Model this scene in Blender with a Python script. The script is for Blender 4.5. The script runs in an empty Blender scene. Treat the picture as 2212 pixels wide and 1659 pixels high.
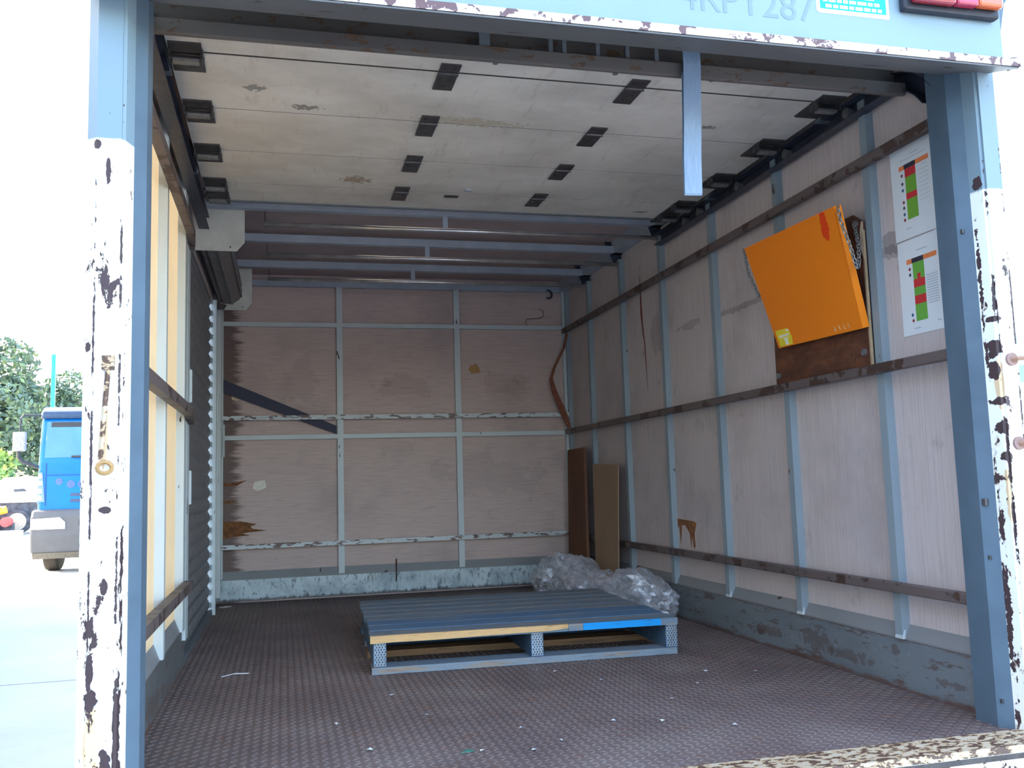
import bpy, bmesh, math, random
from mathutils import Vector, Matrix
random.seed(7)
R = math.radians
# ------------------------------------------------------------------ camera, sky, sun, exposure
sc = bpy.context.scene
COL = sc.collection
W, D = 2.33, 3.5476          # inside width and depth of the truck box, metres
GZ = -0.85                   # yard level, the load floor is z = 0

def set_camera():
    yaw, pitch, roll = 0.2466, 0.1068, -0.0299
    f = Vector((math.sin(yaw)*math.cos(pitch), math.cos(yaw)*math.cos(pitch), math.sin(pitch)))
    rt = Vector((math.cos(yaw), -math.sin(yaw), 0)); up = rt.cross(f)
    r2 = rt*math.cos(roll) + up*math.sin(roll); u2 = -rt*math.sin(roll) + up*math.cos(roll)
    m = Matrix(((r2.x, u2.x, -f.x, 0.4018), (r2.y, u2.y, -f.y, -2.4721), (r2.z, u2.z, -f.z, 0.6928), (0, 0, 0, 1)))
    cd = bpy.data.cameras.new('camera'); co = bpy.data.objects.new('camera', cd)
    COL.objects.link(co); co.matrix_world = m
    cd.sensor_width = 36; cd.lens = 1976.5*36/2212; cd.clip_start = 0.05; cd.clip_end = 500
    sc.camera = co
set_camera()

SUN = Vector((-0.72, 0.42, 0.55)).normalized()     # direction towards the sun: ahead and to the left
w = bpy.data.worlds.new('sky'); sc.world = w; w.use_nodes = True
nt = w.node_tree; bg = nt.nodes['Background']
sky = nt.nodes.new('ShaderNodeTexSky'); sky.sky_type = 'NISHITA'; sky.sun_disc = False
sky.sun_elevation = math.asin(SUN.z); sky.sun_rotation = math.atan2(SUN.x, SUN.y)
sky.air_density = 1.0; sky.dust_density = 2.5; sky.ozone_density = 0.3
nt.links.new(sky.outputs[0], bg.inputs[0]); bg.inputs[1].default_value = 0.30
sl = bpy.data.lights.new('sun', 'SUN'); sl.energy = 7.0; sl.angle = R(0.6); sl.color = (1, 0.93, 0.82)
so = bpy.data.objects.new('sun', sl); COL.objects.link(so)
so.rotation_euler = SUN.to_track_quat('Z', 'Y').to_euler(); so.location = (-8, 4, 12)
vs = sc.view_settings
vs.view_transform = 'Standard'; vs.look = 'None'; vs.gamma = 1; vs.use_curve_mapping = False
vs.exposure = 2.5
sc.cycles.use_denoising = True
sc.cycles.max_bounces = 10; sc.cycles.diffuse_bounces = 6; sc.cycles.transparent_max_bounces = 12

# ------------------------------------------------------------------ helpers
def C(r, g, b):
    return tuple(((c/255)/12.92 if c/255 <= 0.04045 else ((c/255+0.055)/1.055)**2.4) for c in (r, g, b)) + (1.0,)

class MB:
    def __init__(s): s.v = []; s.f = []; s.m = []
    def add(s, vs, fs, mi=0):
        o = len(s.v); s.v += [tuple(p) for p in vs]; s.f += [tuple(i+o for i in f) for f in fs]; s.m += [mi]*len(fs)
        return s
    def hexa(s, p, mi=0):     # 8 points: bottom ring, top ring
        return s.add(p, [(3,2,1,0), (4,5,6,7), (0,1,5,4), (1,2,6,5), (2,3,7,6), (3,0,4,7)], mi)
    def box(s, a, b, mi=0):
        x0, x1 = sorted((a[0], b[0])); y0, y1 = sorted((a[1], b[1])); z0, z1 = sorted((a[2], b[2]))
        return s.hexa([(x0,y0,z0),(x1,y0,z0),(x1,y1,z0),(x0,y1,z0),(x0,y0,z1),(x1,y0,z1),(x1,y1,z1),(x0,y1,z1)], mi)
    def prism(s, poly, ax, lo, hi, mi=0):   # poly in the two other axes (in x,y,z order), extruded along ax
        def P(u, w_, t):
            l = [u, w_]; l.insert(ax, t); return tuple(l)
        n = len(poly)
        v = [P(u, q, lo) for u, q in poly] + [P(u, q, hi) for u, q in poly]
        f = [(i, (i+1) % n, n+(i+1) % n, n+i) for i in range(n)] + [tuple(range(n))[::-1], tuple(range(n, 2*n))]
        return s.add(v, f, mi)
    def tube(s, pts, r, n=8, mi=0, caps=True):
        pts = [Vector(p) for p in pts]; base = len(s.v); prev = None
        for i, p in enumerate(pts):
            a = pts[max(i-1, 0)]; b = pts[min(i+1, len(pts)-1)]; t = (b-a).normalized()
            if prev is None:
                h = Vector((0, 0, 1)) if abs(t.z) < 0.9 else Vector((1, 0, 0)); u = t.cross(h).normalized()
            else:
                u = (prev - t*prev.dot(t)).normalized()
            prev = u; q = t.cross(u); rr = r[i] if isinstance(r, (list, tuple)) else r
            for k in range(n):
                an = 2*math.pi*k/n; s.v.append(tuple(p + u*(rr*math.cos(an)) + q*(rr*math.sin(an))))
        for i in range(len(pts)-1):
            for k in range(n):
                a = base+i*n+k; b = base+i*n+(k+1) % n; s.f.append((a, b, b+n, a+n)); s.m.append(mi)
        if caps:
            s.f.append(tuple(range(base, base+n))[::-1]); s.m.append(mi)
            e = base+(len(pts)-1)*n; s.f.append(tuple(range(e, e+n))); s.m.append(mi)
        return s
    def ribbon(s, path, t, width_vec, mi=0):  # flat band: path of points, thickness t along normal, half width vector
        path = [Vector(p) for p in path]; wv = Vector(width_vec); base = len(s.v)
        for i, p in enumerate(path):
            a = path[max(i-1, 0)]; b = path[min(i+1, len(path)-1)]; d = (b-a).normalized()
            n = d.cross(wv).normalized()*(t/2)
            for q in (p-wv-n, p+wv-n, p+wv+n, p-wv+n): s.v.append(tuple(q))
        for i in range(len(path)-1):
            for k in range(4):
                a = base+i*4+k; b = base+i*4+(k+1) % 4; s.f.append((a, b, b+4, a+4)); s.m.append(mi)
        s.f.append((base+3, base+2, base+1, base)); s.m.append(mi)
        e = base+(len(path)-1)*4; s.f.append((e, e+1, e+2, e+3)); s.m.append(mi)
        return s
    def mesh(s, name, mats, smooth=False):
        me = bpy.data.meshes.new(name); me.from_pydata(s.v, [], s.f)
        for m in (mats if isinstance(mats, (list, tuple)) else [mats]): me.materials.append(m)
        me.polygons.foreach_set('material_index', s.m)
        if smooth: me.polygons.foreach_set('use_smooth', [True]*len(me.polygons))
        bm = bmesh.new(); bm.from_mesh(me); bmesh.ops.recalc_face_normals(bm, faces=bm.faces); bm.to_mesh(me); bm.free()
        me.update(); return me
    def build(s, name, mats, parent=None, smooth=False, bevel=0, label=None):
        return link(name, s.mesh(name, mats, smooth), parent, (0, 0, 0), bevel, label)

def link(name, me, parent=None, loc=(0, 0, 0), bevel=0, label=None):
    o = bpy.data.objects.new(name, me); COL.objects.link(o); o.location = loc
    if parent is not None:
        o.parent = parent
        if parent.type == 'EMPTY': o.matrix_parent_inverse = parent.matrix_basis.inverted()
    if bevel:
        b = o.modifiers.new('bevel', 'BEVEL'); b.width = bevel; b.segments = 2; b.limit_method = 'ANGLE'; b.angle_limit = R(40)
    if label: o['label'] = label
    return o

def tag(o, label, cat, group=None, kind=None):
    o['label'] = label; o['category'] = cat
    if group: o['group'] = group
    if kind: o['kind'] = kind
    return o

def thing(name, loc, label, cat, group=None, kind=None):
    o = bpy.data.objects.new(name, None); COL.objects.link(o); o.location = loc; o.empty_display_size = 0.1
    return tag(o, label, cat, group, kind)

# ------------------------------------------------------------------ materials
class G:
    def __init__(s, name):
        s.mat = bpy.data.materials.new(name); s.mat.use_nodes = True
        s.nt = s.mat.node_tree; s.b = s.nt.nodes['Principled BSDF']; s.geo = None
    def n(s, t): return s.nt.nodes.new(t)
    def l(s, a, b): s.nt.links.new(a, b)
    def put(s, sock, val):
        if hasattr(val, 'node'): s.l(val, sock)
        else: sock.default_value = val
    def pos(s):
        if not s.geo: s.geo = s.n('ShaderNodeNewGeometry')
        return s.geo.outputs['Position']
    def xyz(s):
        q = s.n('ShaderNodeSeparateXYZ'); s.l(s.pos(), q.inputs[0]); return q.outputs
    def noise(s, scale=5, det=4, rough=0.55, st=(1, 1, 1), dist=0.0, off=(0, 0, 0)):
        m = s.n('ShaderNodeMapping'); m.inputs['Scale'].default_value = st; m.inputs['Location'].default_value = off
        s.l(s.pos(), m.inputs[0]); t = s.n('ShaderNodeTexNoise'); s.l(m.outputs[0], t.inputs['Vector'])
        t.inputs['Scale'].default_value = scale; t.inputs['Detail'].default_value = det
        t.inputs['Roughness'].default_value = rough; t.inputs['Distortion'].default_value = dist
        return t.outputs[0]
    def voro(s, scale, st=(1, 1, 1)):
        m = s.n('ShaderNodeMapping'); m.inputs['Scale'].default_value = st
        s.l(s.pos(), m.inputs[0]); t = s.n('ShaderNodeTexVoronoi'); s.l(m.outputs[0], t.inputs['Vector'])
        t.inputs['Scale'].default_value = scale; return t.outputs[0]
    def step(s, f, lo, hi):
        m = s.n('ShaderNodeMapRange'); m.interpolation_type = 'SMOOTHSTEP'; s.put(m.inputs[0], f)
        m.inputs[1].default_value = lo; m.inputs[2].default_value = hi; return m.outputs[0]
    def ma(s, op, a, b=0.0):
        m = s.n('ShaderNodeMath'); m.operation = op; s.put(m.inputs[0], a); s.put(m.inputs[1], b); return m.outputs[0]
    def mix(s, f, a, b):
        m = s.n('ShaderNodeMix'); m.data_type = 'RGBA'; s.put(m.inputs[0], f); s.put(m.inputs[6], a); s.put(m.inputs[7], b); return m.outputs[2]
    def ramp(s, f, stops):
        r = s.n('ShaderNodeValToRGB'); e = r.color_ramp.elements
        while len(e) < len(stops): e.new(0.5)
        for k, (p, c) in enumerate(stops): e[k].position = p; e[k].color = c
        s.put(r.inputs[0], f); return r.outputs[0]
    def blob(s, c, r, amp=0.5, nscale=18, off=0.0):   # irregular patch around c with radii r
        m = s.n('ShaderNodeMapping'); m.vector_type = 'POINT'
        m.inputs['Scale'].default_value = tuple(1/q for q in r)
        m.inputs['Location'].default_value = tuple(-c[k]/r[k] for k in range(3))
        s.l(s.pos(), m.inputs[0]); ln = s.n('ShaderNodeVectorMath'); ln.operation = 'LENGTH'; s.l(m.outputs[0], ln.inputs[0])
        nz = s.noise(nscale, 3, 0.6, off=(off, off*1.7, off*0.6))
        d = s.ma('ADD', ln.outputs['Value'], s.ma('MULTIPLY', s.ma('SUBTRACT', nz, 0.5), amp*4))
        return s.step(d, 1.04, 0.96)
    def out(s, col, rough=0.6, metal=0.0, bump=None, bs=0.2, bd=0.01, spec=0.4):
        s.put(s.b.inputs['Base Color'], col); s.put(s.b.inputs['Roughness'], rough); s.put(s.b.inputs['Metallic'], metal)
        s.b.inputs['Specular IOR Level'].default_value = spec
        if bump is not None:
            k = s.n('ShaderNodeBump'); k.inputs['Strength'].default_value = bs; k.inputs['Distance'].default_value = bd
            s.l(bump, k.inputs['Height']); s.l(k.outputs[0], s.b.inputs['Normal'])
        return s.mat

def plain(name, col, rough=0.6, metal=0.0, var=0.12, scale=25, spec=0.4):
    g = G(name); n = g.noise(scale, 3)
    dark = tuple(c*(1-var*2) for c in col[:3])+(1,); lite = tuple(min(1, c*(1+var)) for c in col[:3])+(1,)
    return g.out(g.ramp(n, [(0.3, dark), (0.7, lite)]), rough, metal, n, 0.08, 0.004, spec)

def paint(name, col, chip, amount=0.36, rough=0.5, st=(1, 1, 1), scale=14, halo=None, dirt=0.25, chipscale=1.0):
    g = G(name); big = g.noise(3, 4, 0.6, st)
    base = g.mix(g.ma('MULTIPLY', g.step(big, 0.4, 0.75), dirt), col, tuple(c*0.55 for c in col[:3])+(1,))
    n = g.noise(scale*chipscale, 6, 0.62, st, 0.3); m = g.step(n, amount, amount-0.02)
    if halo: base = g.mix(g.ma('MULTIPLY', g.step(n, amount+0.09, amount), 0.6), base, halo)
    c2 = g.mix(g.noise(40, 3), chip, tuple(q*0.5 for q in chip[:3])+(1,))
    return g.out(g.mix(m, base, c2), rough, 0, g.ma('SUBTRACT', 1, m), 0.25, 0.003)

RUST = C(92, 60, 48); DKRUST = C(58, 42, 40)

def ply(name, axis, base=C(186, 163, 152), back=False):
    g = G(name)
    st = (0.6, 3, 26) if axis == 'h' else (3, 26, 0.6)
    if axis == 'h': st = (1.2, 3, 22)
    grain = g.noise(6, 5, 0.6, st); fine = g.noise(22, 4, 0.7, st); cloud = g.noise(2.2, 4, 0.6); grime = g.noise(7, 5, 0.7)
    dk = tuple(c*0.72 for c in base[:3])+(1,); lt = tuple(min(1, c*1.10) for c in base[:3])+(1,)
    col = g.ramp(grain, [(0.15, dk), (0.52, base), (0.8, lt)])
    col = g.mix(g.ma('MULTIPLY', g.step(fine, 0.5, 0.8), 0.22), col, C(110, 92, 88))
    col = g.mix(g.ma('MULTIPLY', g.step(cloud, 0.48, 0.72), 0.34), col, C(140, 128, 128))
    col = g.mix(g.ma('MULTIPLY', g.step(grime, 0.60, 0.78), 0.30), col, C(84, 74, 74))
    if back:   # old water stain soaked in along the shutter side, ragged edge
        x = g.xyz()[0]
        e = g.ma('ADD', x, g.ma('MULTIPLY', g.noise(9, 5, 0.7, (0.4, 1, 4)), -0.22))
        col = g.mix(g.ma('MULTIPLY', g.step(e, 0.05, -0.02), 0.75), col, C(70, 48, 44))
        for (c, r, k) in (((1.9, D, 1.36), (0.12, 1, 0.09), C(120, 84, 72)), ((2.25, D, 1.06), (0.08, 1, 0.05), C(140, 96, 70)),
                          ((1.75, D, 0.75), (0.30, 1, 0.12), C(120, 112, 114)), ((0.5, D, 1.35), (0.10, 1, 0.14), C(112, 98, 94)),
                          ((1.2, D, 1.35), (0.22, 1, 0.06), C(116, 98, 92))):
            col = g.mix(g.ma('MULTIPLY', g.blob(c, r, 0.9, 7, c[0]), 0.14), col, k)
    else:
        for (c, r, k, a) in (((W, -0.02, 1.40), (1, 0.16, 0.025), C(84, 74, 74), 0.7), ((W, 0.05, 1.43), (1, 0.04, 0.035), C(70, 62, 62), 0.8),
                             ((W, -0.2, 1.37), (1, 0.05, 0.015), C(70, 60, 62), 0.8), ((W, 1.05, 1.42), (1, 0.25, 0.012), C(64, 58, 58), 0.7),
                             ((W, 1.62, 1.43), (1, 0.12, 0.02), C(64, 58, 58), 0.6), ((W, 2.0, 1.45), (1, 0.07, 0.12), C(96, 84, 82), 0.5),
                             ((W, 2.2, 1.6), (1, 0.012, 0.22), C(110, 52, 40), 0.7), ((W, -0.12, 1.56), (1, 0.12, 0.02), C(88, 76, 76), 0.6),
                             ((W, 0.35, 0.6), (1, 0.1, 0.25), C(205, 198, 200), 0.35), ((W, 0.98, 0.6), (1, 0.12, 0.3), C(200, 190, 190), 0.3)):
            col = g.mix(g.ma('MULTIPLY', g.blob(c, r, 0.75, 14, c[1]), a*0.5), col, k)
    return g.out(col, 0.75, 0, fine, 0.12, 0.002, 0.25)

M = {}
M['ply_back'] = ply('weathered_plywood_back', 'h', C(204, 182, 174), True)
M['ply_right'] = ply('weathered_plywood_side', 'v', C(208, 194, 190))
M['stud'] = paint('stud_paint', C(146, 158, 164), C(96, 72, 62), 0.34, 0.45, (1, 1, 0.5), 16, dirt=0.3)
M['stud_white'] = paint('stud_white_paint', C(200, 208, 208), C(86, 68, 62), 0.335, 0.45, (1, 1, 0.4), 22, dirt=0.18)
M['rail_rust'] = paint('rail_rusty', C(108, 94, 90), C(88, 66, 58), 0.46, 0.5, (1, 1, 1), 9, dirt=0.4)
M['rail_chip'] = paint('rail_chipped', C(206, 210, 210), C(124, 100, 92), 0.46, 0.45, (0.5, 1, 2), 34, dirt=0.3)
def mk_kick(name, col, smears):
    g = G(name); z = g.xyz()[2]; big = g.noise(3, 4, 0.6, (1, 0.5, 1.5)); n = g.noise(24, 6, 0.65, (1, 0.35, 1.5)); f = g.noise(70, 4, 0.6, (1, 0.5, 1))
    c = g.mix(g.ma('MULTIPLY', g.step(big, 0.35, 0.7), 0.6), col, tuple(q*0.6 for q in col[:3])+(1,))
    c = g.mix(g.ma('MULTIPLY', g.step(n, 0.44, 0.36), 0.75), c, C(92, 72, 66)); c = g.mix(g.ma('MULTIPLY', g.step(f, 0.62, 0.7), 0.5), c, C(150, 158, 160))
    e = g.ma('ADD', z, g.ma('MULTIPLY', g.ma('SUBTRACT', n, 0.5), 0.07))
    c = g.mix(g.ma('MULTIPLY', g.step(e, 0.022, 0.006), 0.8), c, C(100, 68, 54)); c = g.mix(g.ma('MULTIPLY', g.step(e, 0.150, 0.160), 0.6), c, C(104, 74, 60))
    for (p, r) in smears: c = g.mix(g.ma('MULTIPLY', g.blob(p, r, 1.0, 30, p[1]), 0.5), c, C(92, 66, 56))
    return g.out(c, 0.5, 0, n, 0.15, 0.003)
M['kick_right'] = mk_kick('kick_paint', C(124, 130, 134), [((W, 0.62, 0.085), (1, 0.10, 0.035)), ((W, 0.42, 0.06), (1, 0.12, 0.018)), ((W, 0.16, 0.12), (1, 0.02, 0.016)), ((W, -0.08, 0.06), (1, 0.07, 0.01)), ((W, 1.0, 0.06), (1, 0.12, 0.02))])
M['kick_left'] = mk_kick('kick_paint_left', C(112, 112, 110), [((0, 0.6, 0.05), (1, 0.2, 0.03))])
M['kick_cap'] = paint('kick_cap_paint', C(140, 140, 140), C(96, 76, 68), 0.34, 0.5, (1, 0.4, 1), 12, dirt=0.4)
g = G('kick_back_paint'); z = g.xyz()[2]; big = g.noise(5, 4, 0.65); n = g.noise(30, 6, 0.68, (1, 1, 0.45)); f = g.noise(90, 4, 0.6, (1, 1, 0.4))
c = g.mix(g.step(big, 0.38, 0.66), C(206, 218, 220), C(158, 172, 178)); c = g.mix(g.ma('MULTIPLY', g.step(n, 0.46, 0.36), 0.75), c, C(104, 112, 118))
c = g.mix(g.ma('MULTIPLY', g.step(f, 0.40, 0.34), 0.6), c, C(70, 72, 76))
e = g.ma('ADD', z, g.ma('MULTIPLY', g.ma('SUBTRACT', n, 0.5), 0.06)); c = g.mix(g.ma('MULTIPLY', g.step(e, 0.034, 0.016), 0.8), c, C(64, 54, 54))
M['kick_back'] = g.out(c, 0.5, 0, n, 0.15, 0.003)
M['ceiling'] = plain('ceiling_brown_panel', C(188, 170, 168), 0.7, 0, 0.08, 4)
M['bow'] = plain('roof_bow_grey', C(172, 180, 192), 0.5, 0, 0.06, 9)
M['pipe'] = plain('roof_pipe_worn', C(214, 208, 206), 0.28, 0.75, 0.12, 12)
M['track'] = plain('track_dark_steel', C(66, 68, 82), 0.4, 0.3, 0.15, 18)
M['dark'] = plain('dark_steel', C(84, 80, 80), 0.4, 0.45, 0.15, 40)
M['zinc'] = plain('worn_zinc', C(150, 148, 146), 0.35, 0.6, 0.15, 60)
M['shaft'] = plain('grey_steel', C(120, 124, 128), 0.5, 0.2, 0.1, 30)

def mk_floor():
    g = G('tread_plate_rusty'); a = g.noise(2.3, 5, 0.6); b = g.noise(14, 5, 0.7); c = g.noise(60, 3, 0.6)
    col = g.ramp(a, [(0.3, C(96, 80, 76)), (0.5, C(110, 93, 87)), (0.7, C(122, 107, 100))])
    col = g.mix(g.ma('MULTIPLY', g.step(b, 0.50, 0.74), 0.55), col, C(116, 82, 66))
    col = g.mix(g.ma('MULTIPLY', g.step(c, 0.5, 0.75), 0.3), col, C(74, 66, 70))
    y = g.xyz()[1]     # darker brown towards the far end of the load floor
    e = g.ma('ADD', y, g.ma('MULTIPLY', b, 0.5)); col = g.mix(g.ma('MULTIPLY', g.step(e, 3.35, 3.85), 0.75), col, C(52, 42, 42))
    return g.out(col, 0.55, 0.0, c, 0.15, 0.002, 0.35)
M['floor'] = mk_floor()

def mk_door():
    g = G('door_panel_white'); a = g.noise(2.0, 5, 0.65, (1, 1.6, 1)); b = g.noise(9, 6, 0.7, (3.0, 0.5, 1)); c = g.noise(30, 5, 0.7, (0.4, 3, 1))
    sp = g.noise(42, 3, 0.6, (0.7, 1.5, 1))
    col = g.ramp(a, [(0.3, C(190, 183, 173)), (0.6, C(220, 214, 205)), (0.8, C(230, 226, 220))])
    col = g.mix(g.ma('MULTIPLY', g.step(b, 0.54, 0.74), 0.40), col, C(158, 148, 130))
    col = g.mix(g.ma('MULTIPLY', g.step(c, 0.60, 0.76), 0.35), col, C(140, 134, 124))
    col = g.mix(g.step(sp, 0.735, 0.76), col, C(92, 86, 80))
    for (c_, r, k) in (((0.70, 1.22, 1.95), (0.05, 0.035, 1), C(140, 112, 78)), ((0.48, 0.52, 1.95), (0.045, 0.018, 1), C(90, 84, 74)),
                       ((0.32, 0.40, 1.95), (0.03, 0.02, 1), C(104, 100, 96)), ((2.05, 1.48, 1.95), (0.035, 0.012, 1), C(80, 76, 74)),
                       ((1.05, 0.55, 1.95), (0.16, 0.03, 1), C(176, 164, 138)), ((1.9, 0.45, 1.95), (0.03, 0.015, 1), C(96, 92, 88))):
        col = g.mix(g.ma('MULTIPLY', g.blob(c_, r, 1.0, 55, c_[0]), 0.7), col, k)
    return g.out(col, 0.55, 0, b, 0.05, 0.003, 0.3)
M['door'] = mk_door()

def mk_pillar(name, blobs, rustblobs, lines):
    g = G(name); z = g.xyz()[2]
    n1 = g.noise(20, 6, 0.65, (1, 1, 0.55), 0.4); n2 = g.noise(55, 5, 0.6, (1.2, 1.2, 0.5)); big = g.noise(4, 4, 0.6, (1, 1, 0.3))
    white = g.mix(g.ma('MULTIPLY', g.step(big, 0.5, 0.75), 0.35), C(240, 240, 236), C(222, 206, 168))
    blue = g.mix(g.ma('MULTIPLY', g.step(big, 0.45, 0.8), 0.3), C(124, 144, 154), C(108, 130, 142))
    up = g.step(g.ma('ADD', z, g.ma('MULTIPLY', g.noise(8, 2), 0.012)), 1.468, 1.474)
    col = g.mix(up, white, blue)
    lowmore = g.ma('MULTIPLY', g.step(z, 0.55, 0.0), 0.055)      # more knocks near the tail height
    low = g.ma('SUBTRACT', 0.375, g.ma('MULTIPLY', up, 0.06)); low = g.ma('ADD', low, lowmore)
    d = g.ma('SUBTRACT', n1, low); chip = g.step(d, 0.008, -0.008); halo = g.step(d, 0.05, 0.0)
    col = g.mix(g.ma('MULTIPLY', halo, 0.45), col, C(206, 178, 122))
    chip2 = g.step(n2, 0.315, 0.30); chip = g.ma('MAXIMUM', chip, chip2)
    for (c, r) in rustblobs: col = g.mix(g.ma('MULTIPLY', g.blob(c, r, 0.35, 14, c[2]), 0.75), col, C(214, 172, 110))
    for (c, r) in blobs: chip = g.ma('MAXIMUM', chip, g.blob(c, r, 0.55, 30, c[2]))
    brk = g.step(g.noise(16, 4, 0.6, (1, 1, 0.5), 0, (3, 1, 5)), 0.5, 0.53)
    for (c, r) in lines: chip = g.ma('MAXIMUM', chip, g.ma('MULTIPLY', g.blob(c, r, 0.7, 60, c[2]), brk))
    rust = g.mix(g.noise(70, 3), C(74, 58, 62), C(60, 42, 40))
    return g.out(g.mix(chip, col, rust), 0.55, 0, g.ma('SUBTRACT', 1, chip), 0.4, 0.004)
M['pillar_left'] = mk_pillar('pillar_paint_left',
    [((0.014, -0.39, 0.33), (0.007, 0.03, 0.035)), ((0.018, -0.39, 0.27), (0.012, 0.03, 0.03)), ((0.045, -0.39, 0.13), (0.012, 0.03, 0.04)),
     ((0.035, -0.39, 1.39), (0.005, 0.03, 0.035)), ((0.012, -0.39, 1.45), (0.008, 0.03, 0.01)), ((0.04, -0.39, 0.66), (0.012, 0.03, 0.007)),
     ((0.04, -0.39, 0.50), (0.006, 0.03, 0.018)), ((0.066, -0.38, 0.2), (0.006, 0.03, 0.12))],
    [((0.022, -0.39, 0.16), (0.016, 0.03, 0.10)), ((0.035, -0.39, 0.82), (0.008, 0.03, 0.08))],
    [((0.063, -0.387, 0.25), (0.0025, 0.02, 0.35)), ((0.071, -0.380, 0.5), (0.002, 0.02, 0.45)), ((0.011, -0.39, 0.8), (0.0025, 0.02, 0.6)), ((0.063, -0.387, 1.05), (0.002, 0.02, 0.35))])
M['pillar_right'] = mk_pillar('pillar_paint_right',
    [((2.30, -0.37, 1.02), (0.012, 0.03, 0.03)), ((2.296, -0.37, 0.96), (0.008, 0.03, 0.025)), ((2.30, -0.37, 0.80), (0.010, 0.03, 0.022)),
     ((2.302, -0.37, 0.72), (0.010, 0.03, 0.02)), ((2.298, -0.37, 0.87), (0.012, 0.03, 0.012)), ((2.345, -0.39, 0.47), (0.016, 0.03, 0.022)),
     ((2.30, -0.37, 1.15), (0.004, 0.03, 0.05)), ((2.295, -0.365, 1.49), (0.006, 0.02, 0.02)), ((2.302, -0.38, 1.10), (0.014, 0.03, 0.008))],
    [((2.30, -0.37, 0.92), (0.006, 0.03, 0.12)), ((2.30, -0.37, 0.62), (0.006, 0.03, 0.10))],
    [((2.303, -0.388, 0.9), (0.0025, 0.02, 0.55)), ((2.29, -0.355, 0.4), (0.004, 0.012, 0.4)), ((2.29, -0.355, 1.1), (0.002, 0.01, 0.3)), ((2.354, -0.394, 1.0), (0.003, 0.02, 0.45))])
M['reveal'] = plain('reveal_blue_grey', C(88, 106, 120), 0.5, 0, 0.1, 6)

def mk_header():
    g = G('header_blue_grey_paint'); z = g.xyz()[2]; big = g.noise(3, 3)
    blue = g.mix(big, C(126, 146, 156), C(134, 154, 164))
    n = g.noise(18, 5, 0.62, (1, 1, 1), 0.5)
    lipc = g.mix(g.step(n, 0.47, 0.45), C(236, 228, 222), C(104, 78, 76))
    e = g.ma('ADD', z, g.ma('MULTIPLY', g.ma('SUBTRACT', n, 0.5), 0.02))
    lip = g.step(e, 1.812, 1.808); under = g.step(z, 1.7740, 1.7725)
    col = g.mix(lip, blue, lipc)
    return g.out(col, 0.45, 0, n, 0.05, 0.002)
M['header'] = mk_header()
M['soffit'] = paint('soffit_rusty_grey', C(108, 108, 110), C(92, 74, 66), 0.37, 0.5, (0.4, 1, 1), 30, dirt=0.4)
M['beam'] = paint('door_beam_rusty', C(98, 92, 88), C(104, 80, 64), 0.42, 0.5, (0.5, 1, 1), 34, dirt=0.5)
M['sill'] = paint('sill_worn', C(188, 170, 144), C(104, 76, 60), 0.49, 0.5, (0.5, 1, 1), 75, halo=C(190, 150, 100), dirt=0.3)
M['sill_face'] = paint('sill_face_paint', C(240, 238, 230), C(66, 58, 60), 0.42, 0.5, (1, 1, 1), 34, halo=C(210, 168, 104), dirt=0.15)

def mk_frp():
    g = G('cream_translucent_panel'); n = g.noise(6, 3); col = g.mix(n, C(238, 222, 192), C(248, 234, 206))
    g.out(col, 0.5)
    t = g.n('ShaderNodeBsdfTranslucent'); g.l(col, t.inputs[0])
    m = g.n('ShaderNodeMixShader'); m.inputs[0].default_value = 0.5
    o = g.nt.nodes['Material Output']; g.l(g.b.outputs[0], m.inputs[1]); g.l(t.outputs[0], m.inputs[2]); g.l(m.outputs[0], o.inputs[0])
    return g.mat
M['frp'] = mk_frp()
M['shutter'] = plain('shutter_slat_grey', C(124, 124, 126), 0.5, 0.0, 0.12, 12)
M['barrel'] = plain('shutter_barrel_brown', C(122, 114, 114), 0.45, 0.1, 0.15, 9)
M['bracket'] = plain('galvanised_bracket', C(206, 204, 194), 0.5, 0.0, 0.1, 8)

# ------------------------------------------------------------------ the yard
g = G('yard_concrete'); a = g.noise(0.5, 5, 0.6); b = g.noise(5, 5, 0.65)
col = g.ramp(a, [(0.3, C(138, 140, 140)), (0.7, C(156, 156, 154))])
col = g.mix(g.ma('MULTIPLY', g.step(b, 0.5, 0.75), 0.25), col, C(118, 122, 124))
sx = g.xyz(); M['concrete'] = g.out(col, 0.7, 0, b, 0.1, 0.01, 0.3)
ground = MB().box((-90, -60, GZ-0.2), (90, 140, GZ)).build('ground', M['concrete'])
tag(ground, 'pale concrete yard the trucks stand on', 'ground', kind='structure')
for y in (6.1, 14.6, -3.5):
    MB().box((-20, y-0.012, GZ), (20, y+0.012, GZ+0.002)).build('joint', plain('joint_dark', C(110, 108, 104)), ground)

# ------------------------------------------------------------------ load floor and sill
fl = MB().box((-0.01, -0.36, -0.06), (W+0.01, D, 0)).build('floor', M['floor'])
tag(fl, 'rusty brown tread plate load floor of the truck box', 'floor', kind='structure')
tb = MB(); px, py = 0.0255, 0.0215
for i in range(int(2.30/px)):
    for j in range(int(3.86/py)):
        x = 0.02+i*px; y = -0.335+j*py
        if x > W-0.025 or y > D-0.03: continue
        a = R(38) if (i+j) % 2 else R(-38); ca, sa = math.cos(a), math.sin(a); L, w_ = 0.0125, 0.0036
        P = lambda u, v_, z: (x+u*ca-v_*sa, y+u*sa+v_*ca, z)
        tb.add([P(-L, 0, 0), P(0, -w_, 0), P(L, 0, 0), P(0, w_, 0), P(-L*0.5, 0, 0.0022), P(L*0.5, 0, 0.0022)],
               [(0, 1, 4), (1, 5, 4), (1, 2, 5), (2, 3, 5), (3, 4, 5), (3, 0, 4)])
o = tb.build('tread_bars', M['floor'], fl); o['kind'] = 'stuff'
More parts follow.
